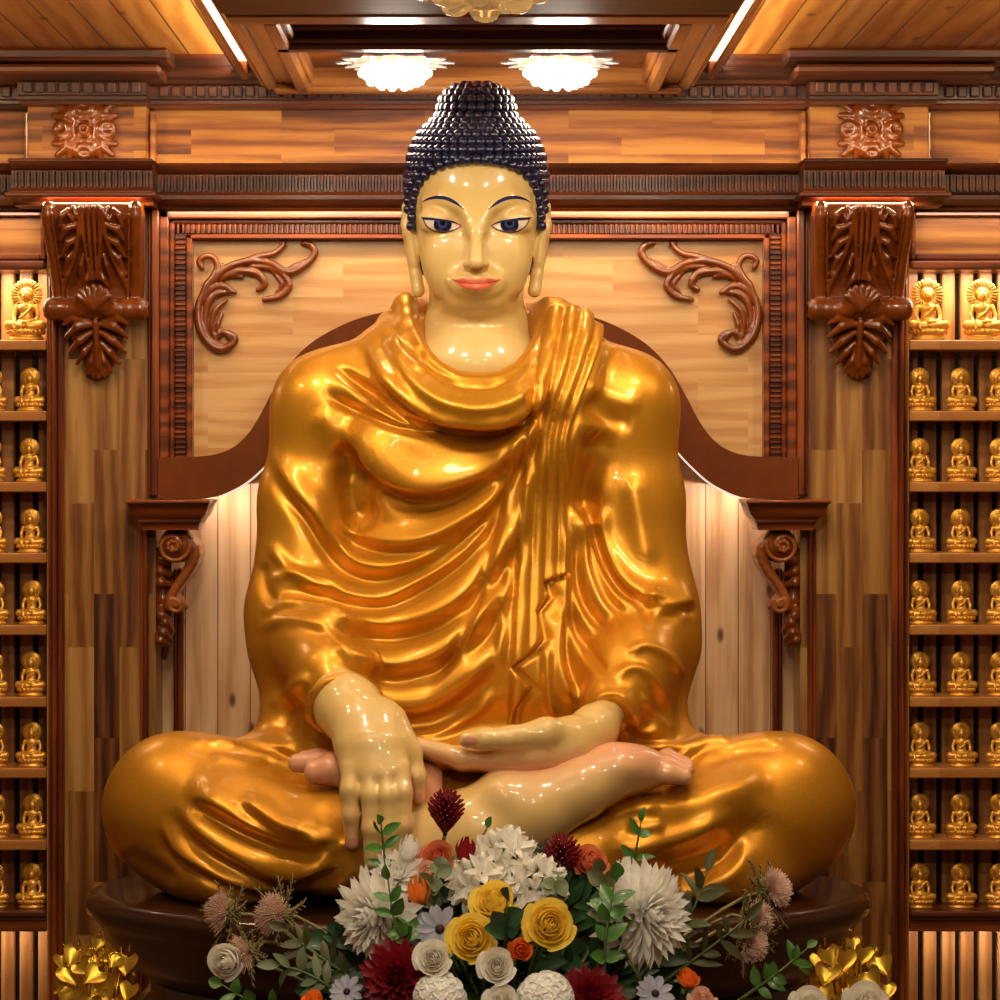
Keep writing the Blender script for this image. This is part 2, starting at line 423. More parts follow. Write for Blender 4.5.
# ---- folds: (kind, height, width, [(u,v)...]); positive side of a curve drawn left to right is below it
FOLDS = [
 # cowl collar
 ('r', 5, 5, [(411,300),(417,335),(434,362),(455,376),(480,380),(508,375),(530,355),(544,322)]),
 ('r', 5, 5, [(398,312),(405,345),(425,374),(450,390),(480,394),(512,388),(536,362),(548,330)]),
 ('f', 5, 5, [(386,322),(393,352),(413,380),(440,400),(475,408),(510,402),(532,385),(546,356)]),
 ('f', 9, 8, [(370,334),(378,362),(400,388),(432,410),(470,419),(505,415),(530,400),(546,372)]),
 ('g', 4, 3.5, [(362,341),(370,366),(388,390),(420,412),(456,424),(490,424)]),
 ('r', 4, 4, [(392,330),(400,352),(414,368),(430,378)]),
 ('g', 4, 2.6, [(440,384),(465,390),(490,391),(512,383)]),
 # right breast: two rolls and the great loop
 ('f', 8, 8, [(340,357),(352,368),(372,381),(396,400),(424,417),(462,424),(500,420),(530,402),(546,380)]),
 ('g', 7, 4, [(330,366),(350,377),(370,392),(392,410),(420,425),(462,429)]),
 ('r', 7, 8, [(326,374),(348,388),(372,404),(400,418),(432,427),(470,426)]),
 ('g', 7, 4, [(320,387),(340,402),(370,416),(400,427),(430,432),(466,428)]),
 ('f', 13, 10, [(337,416),(350,432),(362,450),(380,470),(405,484),(430,487),(456,482),(482,471),(507,452),(524,430),(538,398)]),
 ('r', 5, 12, [(318,405),(330,425),(340,450),(345,480)]),
 ('f', 8, 7, [(328,498),(340,518),(355,532),(380,541),(405,542),(432,536),(457,523),(482,504),(505,476),(522,446),(536,412)]),
 ('r', 4, 4, [(346,440),(352,468),(356,495),(362,520)]),
 # sleeve loops of the right arm running into the belly sweep
 ('f', 9, 7, [(275,436),(281,465),(296,490),(314,512),(333,540),(352,561),(376,569),(402,565),(430,553),(460,532),(488,503),(510,472),(526,438)]),
 ('f', 8, 6, [(272,588),(300,584),(330,590),(355,598),(385,598),(416,584),(456,557),(484,527),(506,496),(520,468)]),
 ('f', 11, 8.5, [(300,604),(328,619),(360,624),(392,625),(426,618),(457,600),(484,572),(506,540),(518,505)]),
 ('r', 6, 6, [(262,616),(284,604),(308,605),(330,613),(352,628)]),
 ('r', 5, 5, [(256,634),(276,622),(302,620),(326,630),(344,648),(358,664)]),
 ('f', 11, 9.5, [(332,640),(358,657),(390,665),(421,660),(453,643),(482,615),(506,578)]),
 ('f', 7, 10, [(356,675),(380,697),(408,706),(440,698),(470,676),(497,645)]),
 ('r', 5, 5, [(400,734),(435,735),(470,714),(497,690)]),
 ('g', 4, 5, [(262,560),(266,590),(282,610)]),
 ('r', 4, 5, [(268,540),(285,565),(310,585),(335,600)]),
 ('r', 4, 5, [(264,585),(290,575),(320,580),(350,592)]),
 # vertical sweep left of the stole
 ('f', 6, 5, [(522,418),(516,460),(507,510),(498,550),(488,590),(470,640),(448,676),(420,705)]),
 ('r', 4, 4, [(524,450),(520,500),(510,560),(503,620),(497,680)]),
 # left arm: cloth falling between arm and stole
 ('g', 4, 8, [(583,398),(597,412),(615,420),(634,422)]),
 ('g', 15, 12, [(600,425),(594,455),(590,490),(590,525)]),
 ('g', 16, 11, [(343,438),(350,470),(356,505),(366,535)]),
 ('r', 3, 8, [(583,380),(603,392),(625,402),(645,404)]),
 ('f', 7, 5, [(616,460),(602,485),(599,520),(606,550),(622,580),(645,596),(676,596)]),
 ('f', -7, 5, [(586,500),(590,540),(602,575),(622,600),(650,607)]),
 ('f', -7, 4.5, [(577,500),(583,557),(598,597),(614,617),(630,626)]),
 ('f', -7, 4.5, [(566,520),(571,590),(588,624),(610,643)]),
 ('f', -7, 4.5, [(560,560),(566,625),(583,655),(600,676),(613,677)]),
 ('f', -6, 4.5, [(556,605),(560,660),(571,692),(584,703)]),
 ('r', 5, 4, [(545,640),(548,690),(556,722)]),
 ('f', 7, 6, [(640,598),(660,604),(680,603),(697,598)]),
 ('r', 5, 5, [(645,616),(668,612),(694,618)]),
 ('r', 5, 4, [(625,655),(645,646),(668,656),(684,680)]),
 ('r', 4, 4, [(612,680),(632,668),(652,676),(668,704)]),
 ('f', 6, 4.5, [(615,690),(628,708),(640,730),(668,734)]),
 ('r', 4, 4, [(640,690),(652,712),(676,735)]),
 ('r', 3, 3.5, [(594,706),(602,696),(616,694),(626,702)]),
 ('r', 4, 9, [(630,470),(640,520),(650,570)]),
 # cuff of the right sleeve and the cloth hanging from the forearm
 ('r', 4, 5, [(272,712),(290,690),(312,674)]),
 ('g', 4, 5, [(276,735),(292,712),(308,702)]),
 # right thigh
 ('f', 12, 8, [(181,791),(205,799),(231,813),(257,826),(288,837),(314,840),(352,834)]),
 ('f', 7, 6, [(238,797),(262,812),(288,826),(322,834)]),
 ('f', 10, 9, [(179,797),(194,822),(220,844),(249,860),(277,870),(306,870),(345,852)]),
 ('f', 8, 6, [(160,820),(179,848),(205,866),(236,881),(283,890),(330,886)]),
 ('g', 4, 8, [(120,850),(150,868),(180,884)]),
 ('r', 4, 4, [(179,740),(225,746),(262,756),(292,760)]),
 ('r', 4, 3.5, [(205,742),(250,748),(285,754)]),
 ('r', 4, 3.5, [(208,756),(240,763),(270,764)]),
 ('f', 4, 4, [(228,738),(262,744),(300,752)]),
 ('r', 5, 5, [(310,860),(345,845),(372,832)]),
 # left thigh
 ('r', 7, 11, [(612,812),(650,809),(692,804),(718,796),(746,787),(776,785)]),
 ('g', 13, 16, [(772,806),(752,830),(726,851),(692,866),(640,876)]),
 ('f', 6, 5, [(756,838),(744,856),(726,874),(692,890),(650,896)]),
 ('f', 5, 5, [(690,764),(713,753),(744,743),(785,740)]),
 ('f', 5, 4, [(676,758),(702,748),(735,741)]),
 ('r', 4, 4, [(640,742),(672,748),(700,744),(730,740)]),
 ('r', 6, 9, [(600,850),(650,845),(700,830),(735,806)]),
 ('r', 4, 4, [(606,818),(630,812),(660,812)]),
 ('r', 5, 5, [(628,822),(640,828),(665,826)]),
 # hem by the ankle
 ('f', 9, 8, [(398,842),(402,818),(412,798),(432,786),(452,786)]),
 ('f', 7, 6, [(384,836),(392,808),(404,790)]),
]
def fold_disp(u, v):
    out = np.zeros_like(u)
    for kind, h, w, pts in FOLDS:
        C = crom(pts, step=2.0); w = w * 1.2; h = h * 1.0; m = 4.2 * w
        box = np.where((u > C[:, 0].min() - m) & (u < C[:, 0].max() + m) & (v > C[:, 1].min() - m) & (v < C[:, 1].max() + m))[0]
        if len(box) == 0: continue
        T = np.gradient(C, axis=0); T /= np.linalg.norm(T, axis=1)[:, None] + 1e-9
        ss = np.linspace(0, 1, len(C))
        for ch in np.array_split(box, max(1, len(box) * len(C) // 3000000 + 1)):
            du = u[ch][:, None] - C[None, :, 0]; dv = v[ch][:, None] - C[None, :, 1]
            j = np.argmin(du * du + dv * dv, axis=1); r = np.arange(len(ch))
            dx, dy = du[r, j], dv[r, j]
            d = T[j, 0] * dy - T[j, 1] * dx          # + below a left-to-right curve
            far = np.abs(T[j, 0] * dx + T[j, 1] * dy)
            t = ss[j]; tp = np.clip(np.minimum(t, 1 - t) / .22, 0, 1); tp = tp * tp * (3 - 2 * tp)
            tp = tp * np.exp(-(far / w) ** 2)
            hh = abs(h)
            if h < 0: d = -d
            if kind == 'r': f = np.exp(-(d / w) ** 2)
            elif kind == 'g': f = -np.exp(-(d / w) ** 2)
            else:
                f = np.where(d < 0, np.exp(-(d / (1.9 * w)) ** 2), np.exp(-(d / (.75 * w)) ** 2)) - .62 * np.exp(-((d - 1.45 * w) / (.85 * w)) ** 2)
            out[ch] += hh * f * tp
    return out
def stole_disp(u, v):
    """pleated stole that falls over the left shoulder, with a zig-zag hem"""
    vl = np.array([312, 350, 400, 450, 520, 600, 660, 740.]); ul = np.array([547, 541, 531, 524, 519, 513, 510, 508.])
    vr = np.array([312, 340, 375, 412, 440, 487, 560, 575, 583, 597, 612, 640, 655, 667, 687, 710, 728, 742.])
    ur = np.array([600, 598, 587, 573, 567, 566, 563, 562, 543, 548, 536, 542, 528, 511, 530, 514, 512, 509.])
    L = np.interp(v, vl, ul); R = np.interp(v, vr, ur); Rf = np.interp(v, [312, 340, 375, 412, 440, 560, 740], [600, 598, 587, 573, 567, 563, 556])
    s = (u - L) / np.maximum(Rf - L, 1)
    ins = np.clip((R - u) / 2.0, 0, 1) * np.clip((u - L) / 3.0, 0, 1) * ((v > 312) & (v < 742))
    s2 = np.clip(s, 0, 1) ** 1.25; pl = np.abs(np.sin(s2 * math.pi * 3.6 + .35 * np.sin(v / 60.) + .5))
    h = (4.5 + np.interp(v, [320, 400, 520, 700], [6.5, 5.5, 3.2, 2.2]) * pl ** .8) * ins
    e = np.clip((u - R) / 2.0, 0, 10); h -= 3.0 * np.exp(-((u - R - 4) / 4.) ** 2) * (u > R) * (v > 340) * (v < 735)
    return h

def make_robe(parent, mat):
    f = Field((-400, -500, -400), (400, -80, 150), 3.6)
    def sph(u, v, Y, r): return S(u, v, Y), rs(r, Y)
    def ch(lst, k, inner=None):
        f.chain([S(a[0], a[1], a[2]) for a in lst], [rs(a[3], a[2]) for a in lst], k, inner)
    def el(u, v, Y, ru, ry, rv, k): f.ell(S(u, v, Y), (rs(ru, Y), ry, rs(rv, Y)), k)
    # torso
    el(478, 450, -190, 142, 88, 128, 0)
    el(478, 610, -195, 128, 92, 175, 40)
    el(420, 440, -238, 66, 45, 50, 26); el(540, 436, -238, 62, 45, 50, 26)
    el(478, 660, -225, 105, 85, 80, 40)
    # shoulders and arms
    ch([(478, 352, -190, 40), (400, 365, -190, 42), (329, 406, -190, 52)], 26)
    ch([(478, 352, -190, 40), (556, 365, -190, 42), (624, 404, -190, 50)], 26)
    ch([(328, 408, -190, 52), (311, 500, -196, 50), (301, 610, -215, 52), (304, 640, -230, 48)], 24)
    ch([(624, 406, -190, 50), (634, 500, -196, 48), (643, 600, -215, 50), (646, 638, -228, 48)], 24)
    ch([(304, 632, -228, 50), (322, 655, -288, 41), (332, 678, -326, 38), (341, 699, -346, 33)], 22)
    ch([(646, 630, -226, 50), (634, 668, -290, 42), (612, 705, -332, 29)], 22)
    for (u, v, Y), (u2, v2, Y2), R, tr in (((342.5, 704, -366), (352, 722, -392), 35.5, 4.6), ((611, 707, -338), (596, 727, -366), 22, 3.6)):
        c0 = np.array(S(u, v, Y)); d0 = np.array(S(u2, v2, Y2)) - c0; d0 /= np.linalg.norm(d0)
        e1 = np.cross(d0, (0, 0, 1.)); e1 /= np.linalg.norm(e1); e2 = np.cross(e1, d0)
        f.chain([c0 + rs(R, Y) * (math.cos(t) * e1 + math.sin(t) * e2 * .9) for t in np.linspace(0, 2 * math.pi, 25)], tr, 5, 2)
    # cloth hanging from the forearms
    ch([(296, 660, -225, 40), (292, 715, -250, 30), (288, 760, -270, 28)], 22)
    ch([(330, 690, -280, 30), (322, 740, -300, 30)], 20)
    ch([(655, 660, -225, 38), (660, 715, -250, 26), (668, 760, -270, 28)], 22)
    ch([(640, 690, -280, 28), (650, 740, -300, 24)], 20)
    # cowl at the neck
    col = [(376, 340, -180), (386, 368, -235), (424, 396, -272), (474, 410, -286), (518, 402, -282), (550, 372, -262)]
    f.chain([S(*p) for p in crom(col, n=15)], [12, 13, 14, 15] + [16] * 11, 10, 6)
    col = [(388, 322, -170), (392, 350, -225), (424, 383, -266), (474, 396, -282), (518, 388, -277), (548, 355, -250), (556, 318, -205)]
    f.chain([S(*p) for p in crom(col, n=15)], [11, 12, 12, 12] + [12] * 11, 5, 6)
    col = [(407, 303, -180), (409, 336, -226), (434, 368, -262), (476, 382, -274), (514, 374, -270), (540, 345, -245), (549, 308, -200)]
    f.chain([S(*p) for p in crom(col, n=15)], [8, 9] + [9] * 13, 4, 6)
    f.chain([S(*p) for p in crom([(404, 306, -178), (440, 316, -135), (478, 318, -125), (520, 316, -140), (552, 312, -200)], n=9)], [11] * 9, 12, 6)
    f.chain([S(*p) for p in crom([(556, 322, -190), (572, 345, -235), (560, 400, -272)], n=7)], [20, 22, 22, 20, 18, 16, 14], 14, 6)
    f.chain([S(*p) for p in crom([(574, 340, -185), (582, 360, -225), (574, 400, -262)], n=7)], [18, 20, 20, 18, 16, 14, 10], 12, 6)
    el(372, 628, -228, 46, 50, 68, 34); el(592, 630, -218, 38, 46, 68, 30)
    el(400, 690, -262, 60, 50, 50, 30); el(560, 690, -250, 60, 48, 50, 30)
    # legs
    el(478, 815, -270, 230, 130, 82, 30)
    ch([(390, 792, -230, 62), (280, 806, -275, 65), (177, 807, -300, 73)], 26)
    ch([(566, 792, -230, 62), (670, 806, -275, 65), (782, 807, -300, 73)], 26)
    ch([(184, 810, -300, 70), (235, 832, -345, 62), (330, 842, -385, 50), (415, 838, -392, 40)], 20)
    ch([(772, 810, -300, 70), (715, 832, -340, 62), (640, 848, -375, 50), (520, 858, -380, 38)], 20)
    el(232, 868, -310, 72, 85, 36, 24); el(726, 868, -310, 74, 85, 36, 24)
    # opening for the neck
    f.cone(S(478, 290, -222), S(478, 346, -236), 58, 47, 6, 'sub')
    # flat seat
    zz = f.ax[2][None, None, :]
    f.D = np.maximum(f.D, (PED_Z + .3 - zz) + 0 * f.D)
    V, Q = f.mesh(); V = relax(V, Q, 3); V, Q = subdiv(V, Q)
    N = vnormals(V, Q); u, v = proj(V)
    front = np.clip((-N[:, 1] + .12) / .3, 0, 1)
    d = fold_disp(u, v) * front + stole_disp(u, v) * front
    cap = np.clip((V[:, 2] - PED_Z) / 6, 0, 1)
    D = N * .75 + np.array([0, -.45, 0])
    V = V + D * (d * cap)[:, None]
    V = relax(V, Q, 1, .35)
    V[:, 2] = np.maximum(V[:, 2], PED_Z + .3)
    return link_mesh('robe', V, Q, mat, parent)

def paint(o, V, fn):
    """bake a paint factor (0..1) into a colour attribute"""
    c = fn(V).astype(np.float32)
    a = o.data.color_attributes.new('paint', 'FLOAT_COLOR', 'POINT')
    buf = np.ones((len(V), 4), np.float32); buf[:, 0] = c; buf[:, 1] = c; buf[:, 2] = c
    a.data.foreach_set('color', buf.ravel())

def make_head(parent, mat):
    f = Field((-85, -335, 55), (85, -110, 345), 1.5)
    Y0 = -215
    def el(u, v, Y, ru, ry, rv, k, op='add', rot=None): f.ell(S(u, v, Y), (rs(ru, Y), ry, rs(rv, Y)), k, op, rot)
    el(478, 202, Y0, 64.5, 71, 90, 0)
    el(478, 262, Y0 - 16, 49, 56, 50, 22)
    el(478, 286, Y0 - 34, 42, 34, 22, 16); el(478, 301, Y0 - 50, 24, 16, 12, 14)                      # jaw, chin
    el(478, 306, Y0 - 22, 36, 30, 15, 10)
    el(448, 258, Y0 - 42, 22, 20, 26, 18); el(508, 258, Y0 - 42, 22, 20, 26, 18)     # cheeks
    # brow
    f.chain([S(*p) for p in [(430, 202, Y0 - 48), (444, 198, Y0 - 60), (462, 207, Y0 - 69), (472, 222, Y0 - 74)]], [5, 6, 6.5, 5], 12)
    f.chain([S(*p) for p in [(526, 202, Y0 - 48), (512, 198, Y0 - 60), (494, 207, Y0 - 69), (484, 222, Y0 - 74)]], [5, 6, 6.5, 5], 12)
    for sx in (-1, 1):                                          # sockets and lids
        el(478 + sx * 35, 221, Y0 - 78, 21, 17, 11, 9, 'sub')
        el(478 + sx * 36, 219, Y0 - 47, 23, 21, 13, 5)
        el(478 + sx * 35.5, 226, Y0 - 49, 21, 18, 10, 4)
    # nose
    f.chain([S(478, 203, Y0 - 68), S(478, 230, Y0 - 79), S(478, 252, Y0 - 90), S(478, 262, Y0 - 94)], [5, 4.8, 6, 6.6], 12)
    for sx in (-1, 1):
        el(478 + sx * 8.2, 264, Y0 - 85, 5.8, 8, 5.4, 5)
        f.ell(S(478 + sx * 6, 269.5, Y0 - 90), (3, 4, 2), 2, 'sub')
    # mouth
    el(478, 283, Y0 - 68, 27, 14, 15, 10)
    f.chain([S(*p) for p in [(455, 280, Y0 - 74), (467, 279.5, Y0 - 82), (478, 280.5, Y0 - 84), (489, 279.5, Y0 - 82), (501, 280, Y0 - 74)]], [1.5, 3.2, 3.4, 3.2, 1.5], 3)
    f.chain([S(*p) for p in [(458, 283, Y0 - 74), (468, 286.5, Y0 - 81), (478, 287.5, Y0 - 83), (488, 286.5, Y0 - 81), (498, 283, Y0 - 74)]], [1.5, 3.4, 4.2, 3.4, 1.5], 3)
    f.chain([S(*p) for p in [(454, 280.3, Y0 - 76), (467, 282.2, Y0 - 86), (478, 283, Y0 - 88), (489, 282.2, Y0 - 86), (502, 280.3, Y0 - 76)]], [.6, 1.2, 1.2, 1.2, .6], 1.5, None, 'sub')
    # neck and breast
    f.chain([S(478, 290, -195), S(478, 335, -200), S(478, 362, -214)], [rs(46, -195), rs(49, -200), rs(60, -214)], 16)
    el(478, 368, -215, 70, 55, 30, 16)
    # ears
    for sx in (-1, 1):
        a = lambda u, v, Y: S(478 + sx * u, v, Y)
        f.chain([a(64, 204, Y0 + 2), a(69, 207, Y0 + 6), a(69.5, 225, Y0 + 6), a(65.5, 252, Y0 - 2), a(60.5, 275, Y0 - 6), a(58, 291, Y0 - 8)], [4, 5, 5.5, 5, 5.6, 6.2], 3)
        f.chain([a(64, 214, Y0 - 8), a(66, 235, Y0 - 6), a(62, 262, Y0 - 8)], [4, 5, 4], 4)
    V, Q = f.mesh(); V = relax(V, Q, 2)
    o = link_mesh('head', V, Q, mat, parent, label='pale gold lacquered head with painted eyes and lips')
    paint(o, V, lambda V: 0 * V[:, 0])
    return o, V, Q

def caster(V, Q):
    return BVHTree.FromPolygons([tuple(p) for p in V], [tuple(map(int, q)) for q in Q])
def drape_pt(bvh, u, v, off):
    d = Vector(S(u, v, 0)) - Vector((0, -F, 0)); d.normalize()
    h = bvh.ray_cast(Vector((0, -F, 0)), d)
    if h[0] is None: return None
    return h[0] - d * off
def drape_sheet(name, bvh, grid, off, mat, parent, label=None):
    """grid of (u,v) laid on the sculpted surface"""
    rows = []
    for r in grid:
        q = [drape_pt(bvh, u, v, off) for u, v in r]
        last = next((x for x in q if x is not None), None)
        if last is None: continue
        for i in range(len(q)):
            if q[i] is None: q[i] = last
            last = q[i]
        rows.append([tuple(x) for x in q])
    o = MB().sheet(rows).build(name, mat, parent, True, label)
    return o

def make_face_paint(head, V, Q):
    bvh = caster(V, Q)
    def band(lo, hi, n=28, m=6):
        A = crom(lo, n=n); B = crom(hi, n=n); return [[tuple(A[i] + (B[i] - A[i]) * j / (m - 1)) for j in range(m)] for i in range(n)]
    for sx in (-1, 1):
        mx = (lambda L: L) if sx < 0 else mirror
        up = mx([(425.2, 218.8), (433, 219.2), (445.7, 220.7), (455.7, 222.6), (462.7, 225.4)])
        lo = mx([(425.2, 219.2), (428.7, 225.6), (436.2, 230.6), (445.7, 231.8), (455.7, 229.2), (462.7, 225.7)])
        eye = drape_sheet('eye', bvh, band(up, lo, 30, 9), .5, MATS['eye_white'], head, 'half-closed painted eye')
        U = crom(up, n=60); Lw = crom(lo, n=60)
        if sx > 0: U = U[::-1]; Lw = Lw[::-1]
        def disc(cu, cv, r, n=28):
            rows = []
            for i in range(n + 1):
                a = 2 * math.pi * i / n; row = []
                for j in range(7):
                    q = r * j / 6; uu, vv = cu + q * math.cos(a), cv + q * math.sin(a)
                    vv = min(max(vv, np.interp(uu, U[:, 0], U[:, 1]) + .2), np.interp(uu, Lw[:, 0], Lw[:, 1]) - .3); row.append((uu, vv))
                rows.append(row)
            return rows
        cu = 444.4 if sx < 0 else 511.4
        iris = drape_sheet('iris', bvh, disc(cu, 224.3, 9), .9, MATS['iris_navy'], eye)
        drape_sheet('iris_ring', bvh, disc(cu, 223.6, 4.8), 1.2, MATS['iris_blue'], eye)
        drape_sheet('pupil', bvh, disc(cu, 222.6, 2.9), 1.5, MATS['pupil'], eye)
        cr = mx([(457, 223), (460, 224.2), (463, 225.3)]); cr2 = mx([(457, 228.4), (460.2, 226.9), (463, 225.6)])
        drape_sheet('tear_corner', bvh, band(cr, cr2, 8, 4), .8, MATS['eye_pink'], eye)
        up2 = mx([(422.4, 217.2), (433, 217.7), (445.7, 219.3), (455.7, 221.4), (463.2, 225)])
        drape_sheet('upper_eyeliner', bvh, band(up2, mx([(425, 219.6), (433, 220), (445.7, 221.4), (455.7, 223.1), (463.2, 225.7)]), 30, 3), 1.4, MATS['navy_paint'], eye)
        lo2 = mx([(424.4, 219.2), (428, 226.4), (435.9, 231.6), (445.7, 232.9), (456.2, 230.1), (463.2, 225.9)])
        drape_sheet('lower_eyeliner', bvh, band(lo, lo2, 30, 3), 1.2, MATS['navy_paint'], eye)
        b1 = mx([(422.3, 203.2), (428.6, 198.4), (437.6, 195.8), (447.6, 196.4), (457.6, 201.2), (466, 209)])
        b2 = mx([(422.3, 203.4), (428.6, 200.4), (437.6, 198.8), (447.6, 200.2), (457.6, 204.6), (466, 209.4)])
        drape_sheet('eyebrow', bvh, band(b1, b2, 26, 3), .7, MATS['navy_paint'], head, 'thin arched navy eyebrow')
    lipu = [(454.5, 279), (460, 279.3), (467, 277.6), (473, 277.4), (478, 278.8), (483, 277.4), (489, 277.6), (496, 279.3), (502.5, 279)]
    lipl = [(453.5, 279.6), (459, 284), (467, 288.6), (478, 290), (489, 288.6), (497, 284), (502.5, 279.6)]
    mid = [(453.5, 279.3), (460, 281.2), (467, 282.3), (478, 283.2), (489, 282.3), (496, 281.2), (502.5, 279.3)]
    lips = drape_sheet('lips', bvh, band(lipu, lipl, 40, 10), .6, MATS['lip_paint'], head, 'coral painted lips')
    mid2 = [(p[0], p[1] + (.7 if 455 < p[0] < 501 else .3)) for p in mid]
    drape_sheet('mouth_line', bvh, band(mid, mid2, 30, 3), .9, MATS['lip_dark'], lips)

def make_hair(parent, mat):
    Y0 = -210
    mb = MB()
    prof = [(85, 4), (86, 14), (89, 24), (94, 30), (101, 34.5), (110, 36), (117, 38), (123, 44), (130, 51), (138, 58), (148, 63), (160, 66.5), (173, 68), (190, 68.5), (210, 68), (226, 66), (250, 62), (272, 56)]
    vs = np.array([p[0] for p in prof], float); R = np.array([p[1] for p in prof], float)
    Rr = lambda v: np.interp(v, vs, R)
    # inner cap (behind the hairline)
    def hl(v):                                       # half width of the bare face at height v
        return np.interp(v, [157, 160, 163, 167, 172, 180, 190, 210, 226, 232], [0, 12, 26, 38, 48, 56, 61, 63.5, 65, 80])
    ry = 1.25
    f = Field((-80, -300, 60), (80, -110, 350), 2.2)
    for v0 in np.arange(90, 160, 5.0):
        r = rs(Rr(v0) - 5, Y0); f.ell(S(478, v0, Y0), (r, r * ry, 7), 4)
    f.ell(S(478, 190, Y0 + 6), (rs(64, Y0), rs(66, Y0), rs(66, Y0)), 6)
    f.ell(S(478, 215, Y0 + 22), (rs(65, Y0), rs(52, Y0), rs(62, Y0)), 6)
    V, Q = f.mesh()
    keep = np.ones(len(V), bool); u, v = proj(V)
    keep = ~((V[:, 1] < Y0 - 4) & (v > 160) & (np.abs(u - CU) < hl(v) + 1.5))
    Q = Q[keep[Q].all(1)]
    mb.add(V, [tuple(map(int, q)) for q in Q])
    z = 83.0; row = 0
    rr = 5.0
    mb.ball(S(478, 86, Y0), rr, 10, 6)
    # follow the profile at equal arc length
    arc = np.r_[0, np.cumsum(np.hypot(np.diff(vs), np.diff(R)))]
    s = 9.0
    while s < arc[-1] - 2:
        v0 = np.interp(s, arc, vs); r0 = Rr(v0)
        n = max(5, int(2 * math.pi * r0 * 1.1 / 9.4))
        for k in range(n):
            a = 2 * math.pi * (k + .5 * (row % 2)) / n
            x, y = r0 * math.cos(a), r0 * math.sin(a) * ry
            if y < 8 and v0 > 156 and abs(x) < hl(v0) + 4 and y < 30:
                continue
            if v0 > 228 and y < 18: continue
            vv = v0
            if v0 < 170 and y < 0: vv = v0 + 0.0
            yy = Y0 + rs(y, Y0); p = (rs(x, Y0), yy, Z_(vv, yy if y < 0 else Y0))
            q = rr * (.94 + .1 * nrg.random())
            mb.ball(p, (q, q, q), 9, 6)
        s += 8.6; row += 1
    # the front hairline row
    for v0 in np.linspace(163, 226, 200):
        pass
    for sx in (-1, 1):
        pts = crom([(478, 158.5), (495, 160), (512, 164), (525, 171.5), (534, 182), (539.5, 196), (542, 212), (543.5, 226)], step=8.6)
        for i, (uu, vv) in enumerate(pts):
            if sx < 0 and i == 0: continue
            x = sx * (uu - 478); yy = -math.sqrt(max(0, 1 - (x / 68.5) ** 2)) * 80.5
            mb.ball((rs(x, Y0) * .985, Y0 + rs(yy, Y0) - 1, Z_(vv, Y0 + yy)), rr * .98, 9, 6)
    return mb.build('hair', mat, parent, True, 'navy hair of rows of bead curls with a domed topknot')

def finger(f, pts, rad, k=3, inner=4):
    f.chain([S(*p) for p in pts], [rs(r, p[2]) for r, p in zip(rad, pts)], k, inner)

def skin_obj(name, f, parent, mat, pfn, label=None):
    V, Q = f.mesh(); V = relax(V, Q, 2)
    o = link_mesh(name, V, Q, mat, parent, label=label); paint(o, V, pfn); return o, V, Q
def nail(name, bvh, cu, cv, ru, rv, parent, tilt=0.0, off=.5):
    rows = []
    for i in range(25):
        a = 2 * math.pi * i / 24; row = []
        for j in range(5):
            q = j / 4; x, y = ru * q * math.copysign(abs(math.cos(a)) ** .7, math.cos(a)), rv * q * math.copysign(abs(math.sin(a)) ** .7, math.sin(a))
            row.append((cu + x * math.cos(tilt) - y * math.sin(tilt), cv + x * math.sin(tilt) + y * math.cos(tilt)))
        rows.append(row)
    return drape_sheet(name, bvh, rows, off, MATS['nail_paint'], parent)

